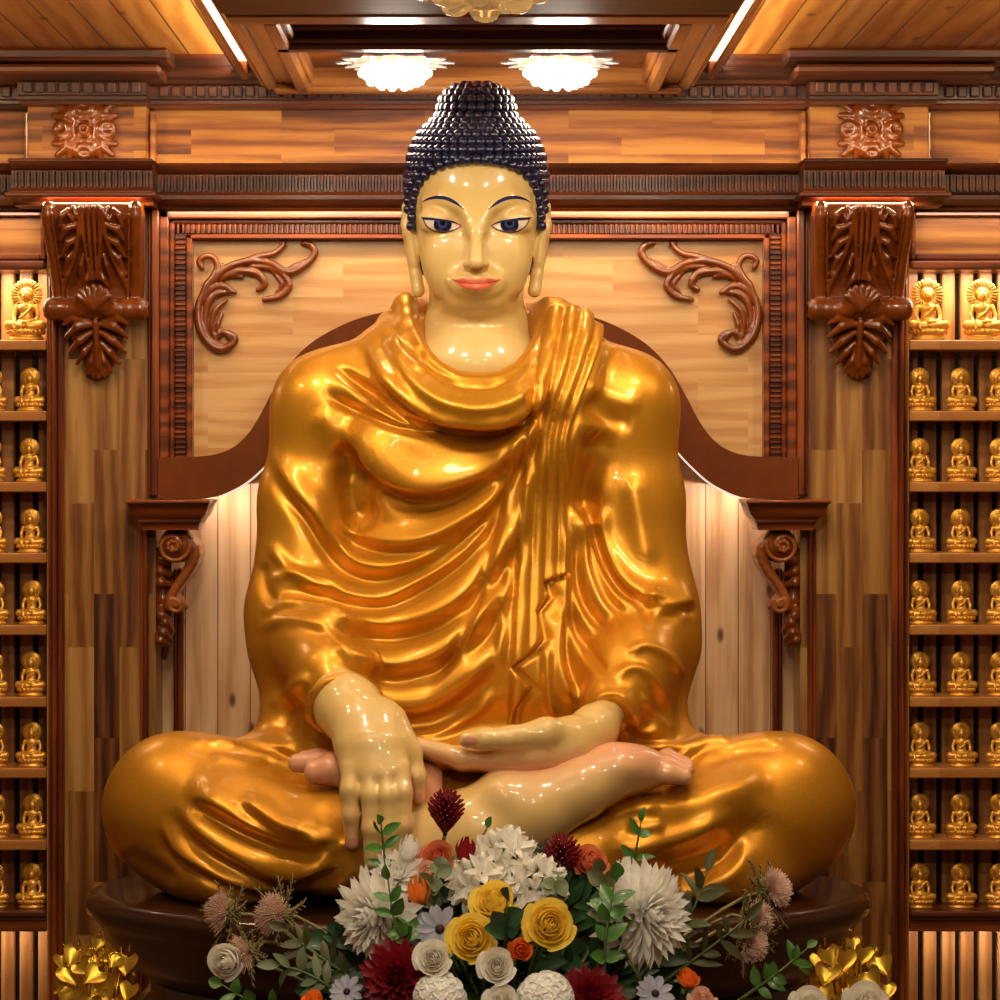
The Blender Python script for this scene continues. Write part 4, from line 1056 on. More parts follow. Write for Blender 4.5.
def build_corbels():
    # big acanthus corbel, local x centred on the pilaster
    f = Field((-62, -95, 66), (62, 10, 246), 1.35)
    zs = np.array([70, 85, 110, 128, 142, 160, 180, 205, 225, 240.]); ys = np.array([-8, -18, -28, -34, -34, -36, -44, -58, -68, -70.])
    wd = np.array([10, 22, 36, 40, 42, 44, 46, 48, 50, 50.])
    yf = lambda z: float(np.interp(z, zs, ys)); wf = lambda z: float(np.interp(z, zs, wd))
    def core(x, y, z):
        w_ = np.interp(z, zs, wd - 5); y_ = np.interp(z, zs, ys + 5)
        return np.maximum(np.maximum((np.abs(x) - w_) * .9, (y_ - y) * .9), np.maximum(y - 2, np.maximum(z - 241, 74 - z)))
    f.custom((-62, -95, 66), (62, 10, 246), core)
    for s in (-1, 1):                                                    # smooth side straps
        f.chain([(s * (wf(z) + 1), yf(z) + 6, z) for z in np.arange(148, 241, 8)], 7, 3, 3)
        f.chain([(s * (wf(z) + 1), yf(z) + 22, z) for z in np.arange(150, 241, 8)], 8, 3, 3)
        f.chain([(s * (wf(z) - 5.5), yf(z) - 3, z) for z in np.arange(150, 238, 8)], 1.6, 1)
    # roll with end caps
    f.cone((-38, -32, 139), (38, -32, 139), 10, 10, 3)
    for s in (-1, 1):
        f.cone((s * 42, -32, 139), (s * 52, -32, 139), 11, 11.5, 1.5); f.cone((s * 37, -32, 139), (s * 38, -32, 139), 11.5, 11.5, 1)
        f.cone((s * 14, -38, 140), (s * 32, -35, 139), 9.5, 8, 2)
    f.ell((0, -44, 148), (23, 10, 13), 4)
    for a in np.linspace(-1.2, 1.2, 7): f.cone((0, -50, 140), (20 * math.sin(a), -52, 146 + 14 * math.cos(a)), 3, 3.6, 1.2)
    # centre ribs and the big leaf lobes
    P = lambda x, z, o=0: (x, yf(z) + 1 - o, z)
    for x0, x1 in ((-10, -5), (-3.4, -1.8), (3.4, 1.8), (10, 5)): f.chain([P(x0, 236, 3), P(x0 * .95, 205, 3), P(x1, 168, 2)], [2.7, 2.5, 1.8], .5)
    for s in (-1, 1):
        f.chain([P(s * 13, 234, 2), P(s * 15, 212, 2), P(s * 22, 190, 2), P(s * 32, 170, 3)], [3.4, 3.4, 3, 2], 1.2)
        for (xa, za, xb, zb, xc, zc, r) in [(16, 220, 30, 216, 37, 206, 4.2), (17, 208, 28, 203, 37, 190, 4.2), (20, 196, 29, 188, 36, 174, 4), (24, 186, 32, 172, 37, 158, 3.8), (12, 192, 15, 182, 18, 172, 3.2), (26, 234, 33, 228, 37, 218, 3.6), (6, 178, 10, 168, 16, 160, 3.2)]:
            f.chain([P(s * xa, za, 1), P(s * xb, zb, 4), P(s * xc, zc, 2)], [r * .7, r, r * .6], 1.2)
        f.chain([P(s * 20, 236, 1), P(s * 17, 229, 3), P(s * 21, 224, 3), P(s * 25, 229, 2)], [2.6, 2.6, 2.4, 2], 1)
        # hanging tail
        for (xa, za, xb, zb, xc, zc, r) in [(6, 124, 22, 122, 36, 112, 4.5), (6, 116, 20, 108, 33, 97, 4.5), (5, 106, 15, 97, 25, 86, 4.2), (3, 100, 8, 88, 15, 78, 4.2), (8, 126, 26, 130, 38, 124, 3.8)]:
            f.chain([P(s * xa, za, 2), P(s * xb, zb, 5), P(s * xc, zc, 2)], [r * .7, r, r * .55], 1.4)
    f.chain([P(0, 126, 4), P(0, 104, 6), P(0, 84, 5), P(0, 74, 3)], [4, 3.6, 5, 3], 1.4)
    for a in (-.9, -.45, 0, .45, .9): f.cone(P(0, 86, 5), (14 * math.sin(a), -16, 86 - 13 * math.cos(a)), 3.4, 3, 1)
    V, Q = sdf_thing(f)
    for s, side in ((-1, 'left'), (1, 'right')):
        o = link_mesh('carved_corbel', V * np.array([.84, 1, 1]) + np.array([s * 377.0, 0, 0]), Q, M['carved_wood'])
        recenter(o, (s * 377, 0, 70)); tag(o, f'large carved acanthus leaf corbel at the top of the {side} pilaster', 'corbel', 'acanthus corbels on the pilasters')
    # square rosettes on the frieze blocks
    f = Field((-38, -22, -36), (38, 6, 36), 1.1)
    f.ell((0, -2, 0), (24, 7, 22), 0)
    for a in range(4):
        c, s_ = math.cos(a * math.pi / 2), math.sin(a * math.pi / 2)
        f.ell((c * 20, -6, s_ * 19), (12 + 2 * abs(s_), 8, 12 - 1 * abs(s_)), 2)
        f.ell((c * 24, -14, s_ * 23), (5, 4, 4), 3, 'sub')
        d = a * math.pi / 2 + math.pi / 4
        for e, L in ((-.32, 34), (0, 38), (.32, 34)):
            f.chain([(9 * math.cos(d), -9, 9 * math.sin(d)), (22 * math.cos(d + e * .5), -8, 22 * math.sin(d + e * .5)), (L * math.cos(d + e), -5, (L - 3) * math.sin(d + e))], [3, 4.2, 3.2], 1.5)
    f.chain([(11 * math.cos(t), -10, 11 * math.sin(t)) for t in np.linspace(0, 6.283, 24)], 2.6, 1)
    f.ell((0, -10, 0), (7, 7, 7), 1); f.ell((0, -16, 0), (3, 4, 3), 1, 'sub')
    V, Q = sdf_thing(f)
    for s, side in ((-1, 'left'), (1, 'right')):
        o = link_mesh('carved_rosette', V + np.array([s * 389.0, -22.0, 317.0]), Q, M['carved_wood'])
        recenter(o, (s * 389, -22, 317)); tag(o, f'square carved wooden rosette on the frieze above the {side} corbel', 'rosette', 'rosettes on the frieze')
    # acanthus corner ornaments on the maple panel
    f = Field((-292, -8, 96), (-158, 24, 216), 1.0)
    def c(pts, r, k=1.2, y=11):
        C = crom(pts, n=max(6, len(pts) * 4)); R = np.interp(np.linspace(0, 1, len(C)), np.linspace(0, 1, len(r)), r)
        f.chain([(U(u) * .993, y, (CV - v) * .993) for u, v in C], list(R), k, 1.2)
    c([(228, 337), (222, 331), (214, 334), (213, 341), (221, 346), (230, 343), (232, 336), (226, 331)], [3.5, 3, 2.6, 2.6, 3, 3.4, 3.4, 3])
    c([(232, 338), (226, 346), (214, 347), (203, 338), (196, 322), (196, 302), (206, 281), (216, 266)], [3, 4, 4.5, 4.5, 4, 3.4, 3, 2])
    c([(206, 340), (202, 322), (204, 305), (214, 292), (232, 290)], [2, 3, 3.4, 3.4, 2]); c([(211, 338), (209, 322), (213, 308), (224, 298)], [2, 3, 3.2, 2]); c([(217, 336), (215, 324), (219, 312)], [2, 2.8, 2])
    c([(200, 300), (208, 288), (220, 284), (232, 291)], [2, 3.4, 3.4, 2.4]); c([(199, 294), (204, 281), (212, 276)], [2, 3, 2])
    c([(206, 281), (214, 266), (211, 256), (203, 254), (196, 259), (199, 266)], [3, 3, 3, 3, 3, 2.6]); c([(206, 281), (214, 270), (220, 262)], [2.5, 3, 1.5])
    c([(204, 286), (223, 267), (245, 259), (268, 261), (285, 270), (297, 267), (308, 259), (313, 250), (308, 242), (301, 241)], [3, 3.6, 4, 3.6, 3.4, 3.4, 3.8, 4, 3.6, 3])
    c([(236, 261), (254, 255), (272, 251), (282, 242), (279, 240)], [2, 3.2, 3.4, 3, 2.4]); c([(222, 274), (238, 269), (256, 272), (262, 283), (256, 288)], [2.4, 3.4, 3.6, 4, 3])
    c([(218, 278), (228, 273), (240, 275)], [2, 3, 1.6]); c([(262, 262), (278, 270), (287, 283), (279, 294), (262, 298)], [2, 3.2, 3.6, 3.4, 3]); c([(272, 272), (280, 282), (274, 291)], [1.6, 2.6, 1.6])
    c([(248, 264), (266, 266), (276, 274)], [2, 2.8, 1.6]); c([(284, 268), (296, 262), (303, 258)], [2, 2.6, 1.6])
    V, Q = sdf_thing(f)
    for s, side in ((1, 'left'), (-1, 'right')):
        m = np.array([s, 1, 1.]); o = link_mesh('carved_corner_scroll', V * m, Q if s > 0 else Q[:, ::-1], M['carved_wood'])
        recenter(o, (-s * 240, 18, 150)); tag(o, f'carved leafy scroll in the upper {side} corner of the maple panel', 'carving', 'leafy scrolls on the maple panel')

def recenter(o, p):
    w = Vector(W(p)); o.data.transform(Matrix.Translation(-w)); o.location = w

# ------------------------------------------------------------------ shelves and votive figurines
SHELF_V = [340, 411, 482, 553, 625, 697, 768, 840, 910]
def build_shelves():
    for s, side in ((-1, 'left'), (1, 'right')):
        X = lambda a, b: (min(s * a, s * b), max(s * a, s * b))
        order = ['top', 'second', 'third', 'fourth', 'fifth', 'sixth', 'seventh', 'eighth']
        for i, v in enumerate(SHELF_V):
            z = 450 - v
            if i < 8:
                o = MB().box(*X(431.5, 640), -2, 47, z - 10, z, 1).build('display_shelf', M['wood_shelf'], auto=35)
                recenter(o, (s * 535, 22, z - 10)); tag(o, f'pale wooden shelf holding gold figurines, {order[i]} from the top on the {side} wall', 'shelf', f'pale shelves on the {side} wall')
            else:
                r = empty('display_shelf', (s * 535, 22, z - 22), f'dark moulded lowest shelf under the last row of figurines on the {side} wall', 'shelf', 'dark lowest shelves')
                MB().box(*X(431.5, 640), -6, 47, z - 6, z, 1.5).box(*X(431.5, 640), -2, 47, z - 10, z - 6, 1).build('board', M['wood_mahogany'], r, auto=35)
                MB().box(*X(431.5, 640), 2, 47, z - 22, z - 10, 1).build('valance', M['wood_mahogany'], r, auto=35)

def figurine_meshes():
    """little seated figure, 46 units tall, base at z=0, facing -Y"""
    f = Field((-17, -16, 6), (17, 14, 48), .62)
    f.ell((0, 1, 13), (7.5, 6, 4.5), 0); f.ell((0, 1.5, 18.5), (4.9, 4, 6), 2); f.ell((0, 1.5, 24.6), (6.4, 4, 4), 2)
    f.ell((0, 0, 11.2), (13, 8, 3), 1.5)
    for s in (-1, 1):
        f.chain([(s * 5, 0, 11.5), (s * 12, -3, 11.5), (s * 3, -7, 10.8)], [3.4, 3.6, 2.4], 1)
        f.chain([(s * 7, 1.5, 25.6), (s * 8.8, .5, 20), (s * 8.2, -2, 15.8)], [2, 1.7, 1.5], .6)
    f.chain([(-8.2, -2, 15.8), (-7.8, -6.5, 12.5), (-7, -9, 8.5)], [1.5, 1.4, 1.1], .6)
    f.chain([(8.2, -2, 15.8), (4, -6.5, 14.2), (-1, -7.4, 13.8)], [1.5, 1.4, 1.3], .6)
    f.chain([(0, 1, 27.5), (0, .4, 31)], 1.7, 1); f.ell((0, -.4, 33.4), (2.9, 3.2, 3.7), .6); f.ell((0, .2, 35), (3.1, 3.2, 2.6), .4); f.ell((0, .4, 37.8), (1.5, 1.5, 1.6), .4)
    for s in (-1, 1): f.chain([(s * 3, .4, 34), (s * 3, .4, 30.6)], .6, .2)
    f.chain([(5, -2, 26), (1, -3.6, 21), (-4.4, -2.6, 17)], [.8, .8, .7], .4)
    fig = sdf_thing(f)
    b = MB()
    b.lathe([(12.5, 0), (13.2, .6), (13.2, 2), (11.8, 2.6), (11.4, 4.4), (13.4, 5.4), (14, 7), (13.2, 8.6), (10, 9)], n=26, sy=.72)
    for i in range(22):
        a = 2 * math.pi * i / 22; b.ball((13 * math.cos(a), 9.4 * math.sin(a), 6.6), (1.7, 1.5, 2.2), 6, 5)
    h = MB()
    h.lathe([(0.4, 2.6), (9.6, 2.6), (10, 3.2), (10, 4.2), (9.4, 4.8), (.4, 4.8)], n=30, axis='y', c=(0, 0, 35))
    hr = MB(); hr.lathe([(0.4, 3), (5.6, 3), (5.8, 3.8), (.4, 4.2)], n=24, axis='y', c=(0, 0, 35))
    for i in range(26):
        a = 2 * math.pi * i / 26; c, s = math.cos(a), math.sin(a)
        hr.tube([(5.4 * c, 3.4, 35 + 5.4 * s), (11.6 * c, 3.4, 35 + 11.6 * s)], [.5, 1.1], 6)
        h.tube([(5 * c, 2.5, 35 + 5 * s), (9.4 * c, 2.5, 35 + 9.4 * s)], .35, 5)
    return fig, b, h, hr
def build_figurines():
    fig, b, h, hr = figurine_meshes()
    def proto(rays):
        r = bpy.data.objects.new('seated_figurine', None); COL.objects.link(r); r.empty_display_size = .02
        off = np.array([0, 0, -ZH])
        link_mesh('figure', fig[0] + off, fig[1], M['gold_figurine'], r)
        for mb, nm, mt in ((b, 'lotus_base', 'gold_figurine'), (hr if rays else h, 'halo', 'gold_halo')):
            mb2 = MB(); mb2.v = [(x, y, z - ZH) for x, y, z in mb.v]; mb2.f = mb.f; mb2.build(nm, M[mt], r, True)
        return r
    pr = {True: proto(True), False: proto(False)}; used = {True: False, False: False}
    order = ['top', 'second', 'third', 'fourth', 'fifth', 'sixth', 'seventh', 'eighth', 'lowest']
    def put(u, row, label, group, big=False):
        v = SHELF_V[row]; sc = 1.36 if big else 1.0
        y = 15 if not big else 16
        if not used[big]: o = pr[big]; used[big] = True
        else:
            o = pr[big].copy(); COL.objects.link(o)
            for chd in list(pr[big].children):
                c = chd.copy(); COL.objects.link(c); c.parent = o
        o.location = W((X_(u, y), y, 450 - v)); o.scale = (sc, sc, sc * .98)
        tag(o, label, 'figurine', group)
    put(26, 0, 'larger gold seated figurine with rayed halo on the top left shelf', 'larger figurines on the top shelves', True)
    put(928, 0, 'larger gold figurine with rayed halo on the top right shelf, beside the corbel', 'larger figurines on the top shelves', True)
    put(983, 0, 'larger gold figurine with rayed halo on the top right shelf, farther from the corbel', 'larger figurines on the top shelves', True)
    jl = [0, -1, 0, 2, 1, 2, 3, 2]; jr = [0, 0, 0, 1, 1, 1, 0, 0]
    for row in range(1, 9):
        put(29 + jl[row - 1] * .8 + 1, row, f'small gold figurine on the {order[row]} left shelf, beside the pilaster', 'small figurines on the left shelves')
        put(-8 + jl[row - 1], row, f'small gold figurine on the {order[row]} left shelf, cut by the photo edge', 'small figurines on the left shelves')
        for u, t in ((920, 'nearest the pilaster'), (961, 'second from the pilaster'), (1000, 'cut by the photo edge')):
            put(u + jr[row - 1] * .5, row, f'small gold figurine on the {order[row]} right shelf, {t}', 'small figurines on the right shelves')

# ------------------------------------------------------------------ pedestal, altar, lamps
def build_pedestal():
    r = empty('statue_pedestal', (0, -290, -720), 'glossy dark brown stepped oval pedestal under the giant statue', 'pedestal')
    c = (0, -290, 0); sy = .56
    MB().lathe([(330, PED_Z), (342, PED_Z - 1), (348, PED_Z - 6), (349, PED_Z - 12), (346, PED_Z - 19), (340, PED_Z - 24), (336, PED_Z - 27), (334, PED_Z - 31), (326, PED_Z - 46), (312, PED_Z - 62), (298, PED_Z - 70), (294, PED_Z - 74)], c, 96, 1, sy).build('top_tier', M['pedestal_brown'], r, True)
    MB().lathe([(286, PED_Z - 73), (292, PED_Z - 78), (292, PED_Z - 86), (298, PED_Z - 92), (306, PED_Z - 104), (308, PED_Z - 118), (300, PED_Z - 132), (292, PED_Z - 140), (300, -560), (330, -600), (340, -720)], c, 96, 1, sy).build('base_tier', M['pedestal_brown'], r, True)
    t = empty('altar_table', (0, -800, -720), 'dark wooden altar table standing in front of the pedestal, under the flowers', 'table')
    MB().box(-460, 460, -980, -520, -540, -524, 3).build('tabletop', M['wood_dark'], t, auto=35)
    for x in (-440, 440):
        for y in (-960, -540): MB().box(x - 14, x + 14, y - 14, y + 14, -720, -540, 3).build('leg', M['wood_dark'], t, auto=35)
    MB().box(-426, 426, -972, -962, -580, -540, 2).build('apron', M['wood_dark'], t, auto=35)

def build_lamps():
    for u, side in ((395, 'left'), (560, 'right')):
        Y = -150; x = X_(u, Y); z = 372
        r = empty('crystal_ceiling_light', (x, Y, z), f'glowing crystal ceiling light with lacy petal plate, {side} of the pair above the statue', 'ceiling light', 'crystal ceiling lights')
        p = MB()
        for ring, (R, n, w_, zz) in enumerate(((40, 12, 11, -3), (29, 10, 9, -7))):
            for i in range(n):
                a = 2 * math.pi * (i + .5 * ring) / n; c, s = math.cos(a), math.sin(a)
                g = []
                for q in np.linspace(0, 1, 7):
                    rr = R * (.45 + .95 * q) ; ww = w_ * math.sin(math.pi * min(1, .12 + q * .88)) ** .8
                    g.append([(x + rr * c - ww * k * s, Y + rr * s + ww * k * c, z + zz - 3 * q - 2.2 * abs(k)) for k in (-1, -.5, 0, .5, 1)])
                p.sheet(g)
        p.lathe([(22, z - 2), (22, z - 8), (18, z - 10)], (x, Y, 0), 24)
        p.build('petal_plate', M['crystal_plate'], r, True)
        for i in range(8):
            a = 2 * math.pi * i / 8 + .2
            MB().ball((x + 38 * math.cos(a), Y + 38 * math.sin(a), z - 8), 3.2, 8, 6).build('crystal_bead', M['crystal_plate'], r, True)
        b = MB()
        b.lathe([(20, z - 8), (31, z - 10), (33, z - 16), (29, z - 23), (20, z - 28), (6, z - 30)], (x, Y, 0), 32)
        for R, zz, n in ((31, z - 17, 14), (24, z - 24, 11), (14, z - 28, 7)):
            for i in range(n):
                a = 2 * math.pi * i / n; b.ball((x + R * math.cos(a), Y + R * math.sin(a), zz), 4.6, 8, 6)
        b.build('crystal_bowl', M['crystal_glow'], r, True)
    # amber glass chandelier over the front of the altar
    Y = -720; x = X_(485, Y); 
    r = empty('glass_chandelier', (x, Y, 386), 'amber blown-glass chandelier hanging from the ceiling above the statue head', 'chandelier')
    zb = Z_(20, Y)
    MB().lathe([(14, 386), (14, 392), (3, 390), (3, zb + 12), (8, zb + 8)], (x, Y, 0), 20).build('stem', M['gold_bright'], r, True)
    MB().ball((x, Y, zb + 9), (12, 12, 11), 18, 12).build('centre_globe', M['amber_glass'], r, True)
    for i in range(9):
        a = 2 * math.pi * i / 9 + .3; R = 29 if i % 2 else 25
        MB().ball((x + R * math.cos(a), Y + R * math.sin(a), zb + 14 + 3 * (i % 3)), (11, 11, 8.5), 14, 9).build('glass_petal', M['amber_glass'], r, True)
    for i in range(11):
        a = 2 * math.pi * i / 11; MB().ball((x + 46 * math.cos(a), Y + 46 * math.sin(a), zb + 23), (10, 10, 7), 12, 8).build('outer_petal', M['amber_glass'], r, True)
# ================================================================== altar flowers
def petalmat(name, col, var=.08, scale=50, tl=.45):
    m = simple(name, col, .55, var=var, scale=scale); nt = m.node_tree; b = nt.nodes['Principled BSDF']; out = nt.nodes['Material Output']
    t = nd(nt, 'ShaderNodeBsdfTranslucent'); src = b.inputs['Base Color'].links[0].from_socket; lk(nt, src, t.inputs['Color'])
    mx = nd(nt, 'ShaderNodeMixShader'); mx.inputs[0].default_value = tl; lk(nt, b.outputs[0], mx.inputs[1]); lk(nt, t.outputs[0], mx.inputs[2]); lk(nt, mx.outputs[0], out.inputs['Surface'])
def flower_mats():
    for nm, c in (('petal_white', '#faf6ee'), ('petal_cream', '#f5f1e6'), ('petal_yellow', '#ffdf5e'), ('petal_orange', '#f58a30'), ('petal_coral', '#e2865c'), ('petal_red', '#9a1424'), ('petal_crimson', '#86101e'), ('petal_blue', '#b4b6c6'), ('petal_pink', '#eabfa8')): petalmat(nm, rgb(c))
    simple('bristle_maroon', rgb('#74141c'), .4, var=.2, scale=40); simple('thistle_pink', rgb('#dcbcaa'), .7, var=.25, scale=30)
    simple('thistle_green', rgb('#7c6f42'), .7, var=.25, scale=30); simple('leaf_green', rgb('#3f6a26'), .4, coat=.15, var=.3, scale=20)
    simple('leaf_deep', rgb('#22401f'), .45, coat=.1, var=.3, scale=20); simple('leaf_sage', rgb('#5f6a48'), .6, var=.2, scale=20)
    simple('leaf_olive', rgb('#45461f'), .6, var=.25, scale=20); simple('stem_green', rgb('#4a5a2a'), .5); simple('dark_center', rgb('#2a0d14'), .7)
    simple('vase_bronze', rgb('#6b4a22'), .3, metal=.6); simple('green_center', rgb('#a5b56a'), .6)

VASE = np.array([X_(500, -640), -640.0, -455.0])
def unit(a): a = np.asarray(a, float); return a / (np.linalg.norm(a) + 1e-9)
def basis(d):
    d = unit(d); a = np.cross(d, (0, 0, 1.)); a = unit(a) if np.linalg.norm(a) > 1e-3 else np.array([1., 0, 0]); return a, unit(np.cross(a, d)), d
def petal(mb, o, out, up, L, W_, bend=0.0, cup=.25, tip=.5, n=6, m=5, twist=0.0, base=.25):
    """petal from o along out; up is the face normal side; bend lifts (+) or drops the tip"""
    out = unit(out); side = unit(np.cross(out, up)); up = unit(np.cross(side, out)); g = []
    if twist: side = math.cos(twist) * side + math.sin(twist) * up
    for i in range(n):
        t = i / (n - 1); ang = bend * t
        c = o + out * (L * t * math.cos(ang * .6)) + up * (L * t * math.sin(ang * .6))
        w = W_ * (base + (1 - base) * math.sin(min(1, t / tip) * math.pi / 2)) if t < tip else W_ * math.cos((t - tip) / (1 - tip) * math.pi / 2) ** .7
        w = max(w, .02 * W_)
        g.append([c + side * (w * k) + up * (cup * w * (k * k)) for k in np.linspace(-1, 1, m)])
    mb.sheet(g)
def stem_to(root, p, d, mat='stem_green', r=1.5, end=None):
    e = VASE + np.array([rng.uniform(-14, 14), rng.uniform(-10, 10), 0]) if end is None else np.asarray(end, float)
    p = np.asarray(p, float); q = p - unit(d) * min(28, np.linalg.norm(p - e) * .4)
    MB().tube(crom([p, q, (q + e) / 2 + np.array([0, 6, -6]), e], n=14), r, 6).build('stem', M[mat], root, True)
def leaf_mesh(mb, o, out, up, L, W_, bend=-.4):
    petal(mb, o, out, up, L, W_, bend, .3, .42, 8, 5, 0, .1)
def flower(name, u, v, Y, label, cat, group=None, d=None):
    p = np.array(S(u, v, Y)); return empty(name, tuple(p), label, cat, group), p

def dirv(u, v, lean=1.0):
    """outward facing of a bloom in the mound"""
    return unit(np.array([(u - 500) / 130 * lean, -1.0, (960 - v) / 130 * lean]))

def rose(u, v, R, mat, label, group, Y=-640, d=None, name='rose', open_=1.0, n=22):
    r, p = flower(name, u, v, Y, label, 'flower', group); d = dirv(u, v) if d is None else unit(d); R = rs(R * 1.04, Y)
    a, b, c = basis(d); mb = MB(); g_ = 2.39996
    for i in range(n):
        f = (i + .3) / n; ri = R * (.05 + .8 * f ** .9) ; th = i * g_; w = 1.5 - .62 * f
        top = R * (.5 - .3 * f + .06 * (i % 3)); g = []
        for j in range(7):
            h = j / 6; row = []
            for k in np.linspace(-1, 1, 7):
                t = th + w * k * (1 - .25 * h ** 3)
                flare = open_ * (f ** 1.4) * .42 * max(0, h - .45) ** 1.3 * R * 1.8
                rad = ri * (.35 + .65 * math.sin(min(1, h * 1.15) * math.pi / 2)) * (1 - .45 * (1 - f) * h ** 3 - .12 * h ** 4) + flare * .8
                z = -R * .62 + (top + R * .62) * h - .22 * R * f * k * k * h - flare * .5
                row.append(p + (a * math.cos(t) + b * math.sin(t)) * rad + c * z)
            g.append(row)
        mb.sheet(g)
    mb.build('petals', M[mat], r, True)
    sp = MB()
    for i in range(5):
        t = i * 1.2566 + .4; o = a * math.cos(t) + b * math.sin(t)
        petal(sp, p - c * R * .66 + o * R * .15, o + c * .45, c, R * .75, R * .2, -.5)
    sp.ball(tuple(p - c * R * .7), R * .24, 8, 6)
    sp.build('sepals', M['leaf_green'], r, True)
    stem_to(r, p - c * R * .7, d); return r
def mum(u, v, R, mat, label, group, Y=-640, d=None, name='chrysanthemum', n=110, wide=.11, spread=1.9, ctr='petal_cream'):
    r, p = flower(name, u, v, Y, label, 'flower', group); d = dirv(u, v) if d is None else unit(d); R = rs(R, Y)
    a, b, c = basis(d); mb = MB()
    for i in range(n):
        f = i / n; el = .12 + spread * f ** .75; th = i * 2.39996 + rng.uniform(-.1, .1)
        o = a * math.cos(th) + b * math.sin(th); out = o * math.sin(el) + c * math.cos(el)
        L = R * (.5 + .52 * f ** .6) * rng.uniform(.88, 1.08)
        petal(mb, p + out * R * .06 - c * R * .12, out, c * math.sin(el) - o * math.cos(el) + 1e-3, L, R * wide * (.7 + .5 * f), .45 - .5 * f + rng.uniform(-.1, .1), .5, .62, 6, 3, rng.uniform(-.3, .3))
    mb.build('petals', M[mat], r, True)
    MB().ball(tuple(p + c * R * .02), R * .16, 10, 8).build('flower_center', M[ctr], r, True)
    stem_to(r, p - c * R * .2, d); return r
def hydrangea(u, v, R, mat, label, group, Y=-660, n=64, name='hydrangea'):
    r, p = flower(name, u, v, Y, label, 'flower', group); d = dirv(u, v); R = rs(R, Y); a, b, c = basis(d); mb = MB()
    for i in range(n):
        f = (i + .5) / n; el = 1.75 * math.sqrt(f); th = i * 2.39996; o = a * math.cos(th) + b * math.sin(th)
        nrm = o * math.sin(el) + c * math.cos(el); q = p + nrm * R * .82; a2, b2, c2 = basis(nrm)
        for k in range(4):
            t = k * 1.5708 + i; oo = a2 * math.cos(t) + b2 * math.sin(t)
            petal(mb, q, oo + nrm * .3, nrm, R * .29, R * .155, -.2, .3, .62, 5, 5, 0, .3)
    mb.build('florets', M[mat], r, True)
    MB().ball(tuple(p), R * .6, 14, 10).build('flower_center', M['green_center'], r, True); stem_to(r, p, d); return r
def lily_cluster(u, v, R, label, group, Y=-610, n=20):
    r, p = flower('white_blossom_cluster', u, v, Y, label, 'flower', group); d = dirv(u, v); R = rs(R, Y); a, b, c = basis(d); mb = MB(); ct = MB()
    for i in range(n):
        f = (i + .5) / n; el = 1.5 * math.sqrt(f); th = i * 2.39996; o = a * math.cos(th) + b * math.sin(th)
        nrm = unit(o * math.sin(el) + c * math.cos(el)); q = p + nrm * R * .35; a2, b2, c2 = basis(nrm)
        ct.tube([tuple(p), tuple(q + nrm * R * .2)], [R * .02, R * .05], 5)
        if i % 3 == 0: mb.tube([tuple(q), tuple(q + nrm * R * .3), tuple(q + nrm * R * .5), tuple(q + nrm * R * .66)], [R * .04, R * .1, R * .12, R * .04], 8)
        else:
            for k in range(5):
                t = k * 1.2566 + i; oo = a2 * math.cos(t) + b2 * math.sin(t)
                petal(mb, q + nrm * R * .1, oo * .7 + nrm, nrm, R * .72, R * .13, -.7, .4, .5, 7, 5, 0, .15)
    mb.build('florets', M['petal_cream'], r, True); ct.build('flower_stalks', M['leaf_sage'], r, True); stem_to(r, p, d); return r
def daisy(u, v, R, label, group, Y=-650, d=None):
    r, p = flower('blue_grey_daisy', u, v, Y, label, 'flower', group); d = dirv(u, v) if d is None else unit(d); R = rs(R, Y); a, b, c = basis(d); mb = MB()
    for ring, n in ((0, 9), (1, 8)):
        for i in range(n):
            t = 2 * math.pi * (i + .5 * ring) / n; o = a * math.cos(t) + b * math.sin(t); petal(mb, p + o * R * .12 - c * ring * R * .06, o + c * .25, c, R * .92, R * .2, -.2, .3, .65, 6, 5)
    mb.build('petals', M['petal_blue'], r, True); MB().ball(tuple(p + c * R * .06), R * .2, 10, 8).build('flower_center', M['dark_center'], r, True); stem_to(r, p, d); return r
def bud(u, v, R, mat, label, group, Y=-620, d=None, name='flower_bud'):
    r, p = flower(name, u, v, Y, label, 'flower', group); d = unit((.05, -.45, 1)) if d is None else unit(d); R = rs(R, Y); a, b, c = basis(d); mb = MB()
    for i in range(11):
        f = i / 11; th = i * 2.39996; g = []
        for j in range(7):
            h = j / 6; rad = R * (.25 + .55 * f) * math.sin(math.pi * (.12 + .62 * h)) * 1.1; row = []
            for k in np.linspace(-1, 1, 5):
                t = th + .85 * k * (1 - h * .75); row.append(p + (a * math.cos(t) + b * math.sin(t)) * rad + c * (R * (-.8 + (2.0 - .45 * f) * h)))
            g.append(row)
        mb.sheet(g)
    mb.build('petals', M[mat], r, True); sp = MB()
    for i in range(4):
        t = i * 1.57; o = a * math.cos(t) + b * math.sin(t); petal(sp, p - c * R * .85 + o * R * .1, o * .8 + c, c, R * 1.0, R * .32, .35)
    sp.build('sepals', M['leaf_green'], r, True); stem_to(r, p - c * R * .8, d); return r
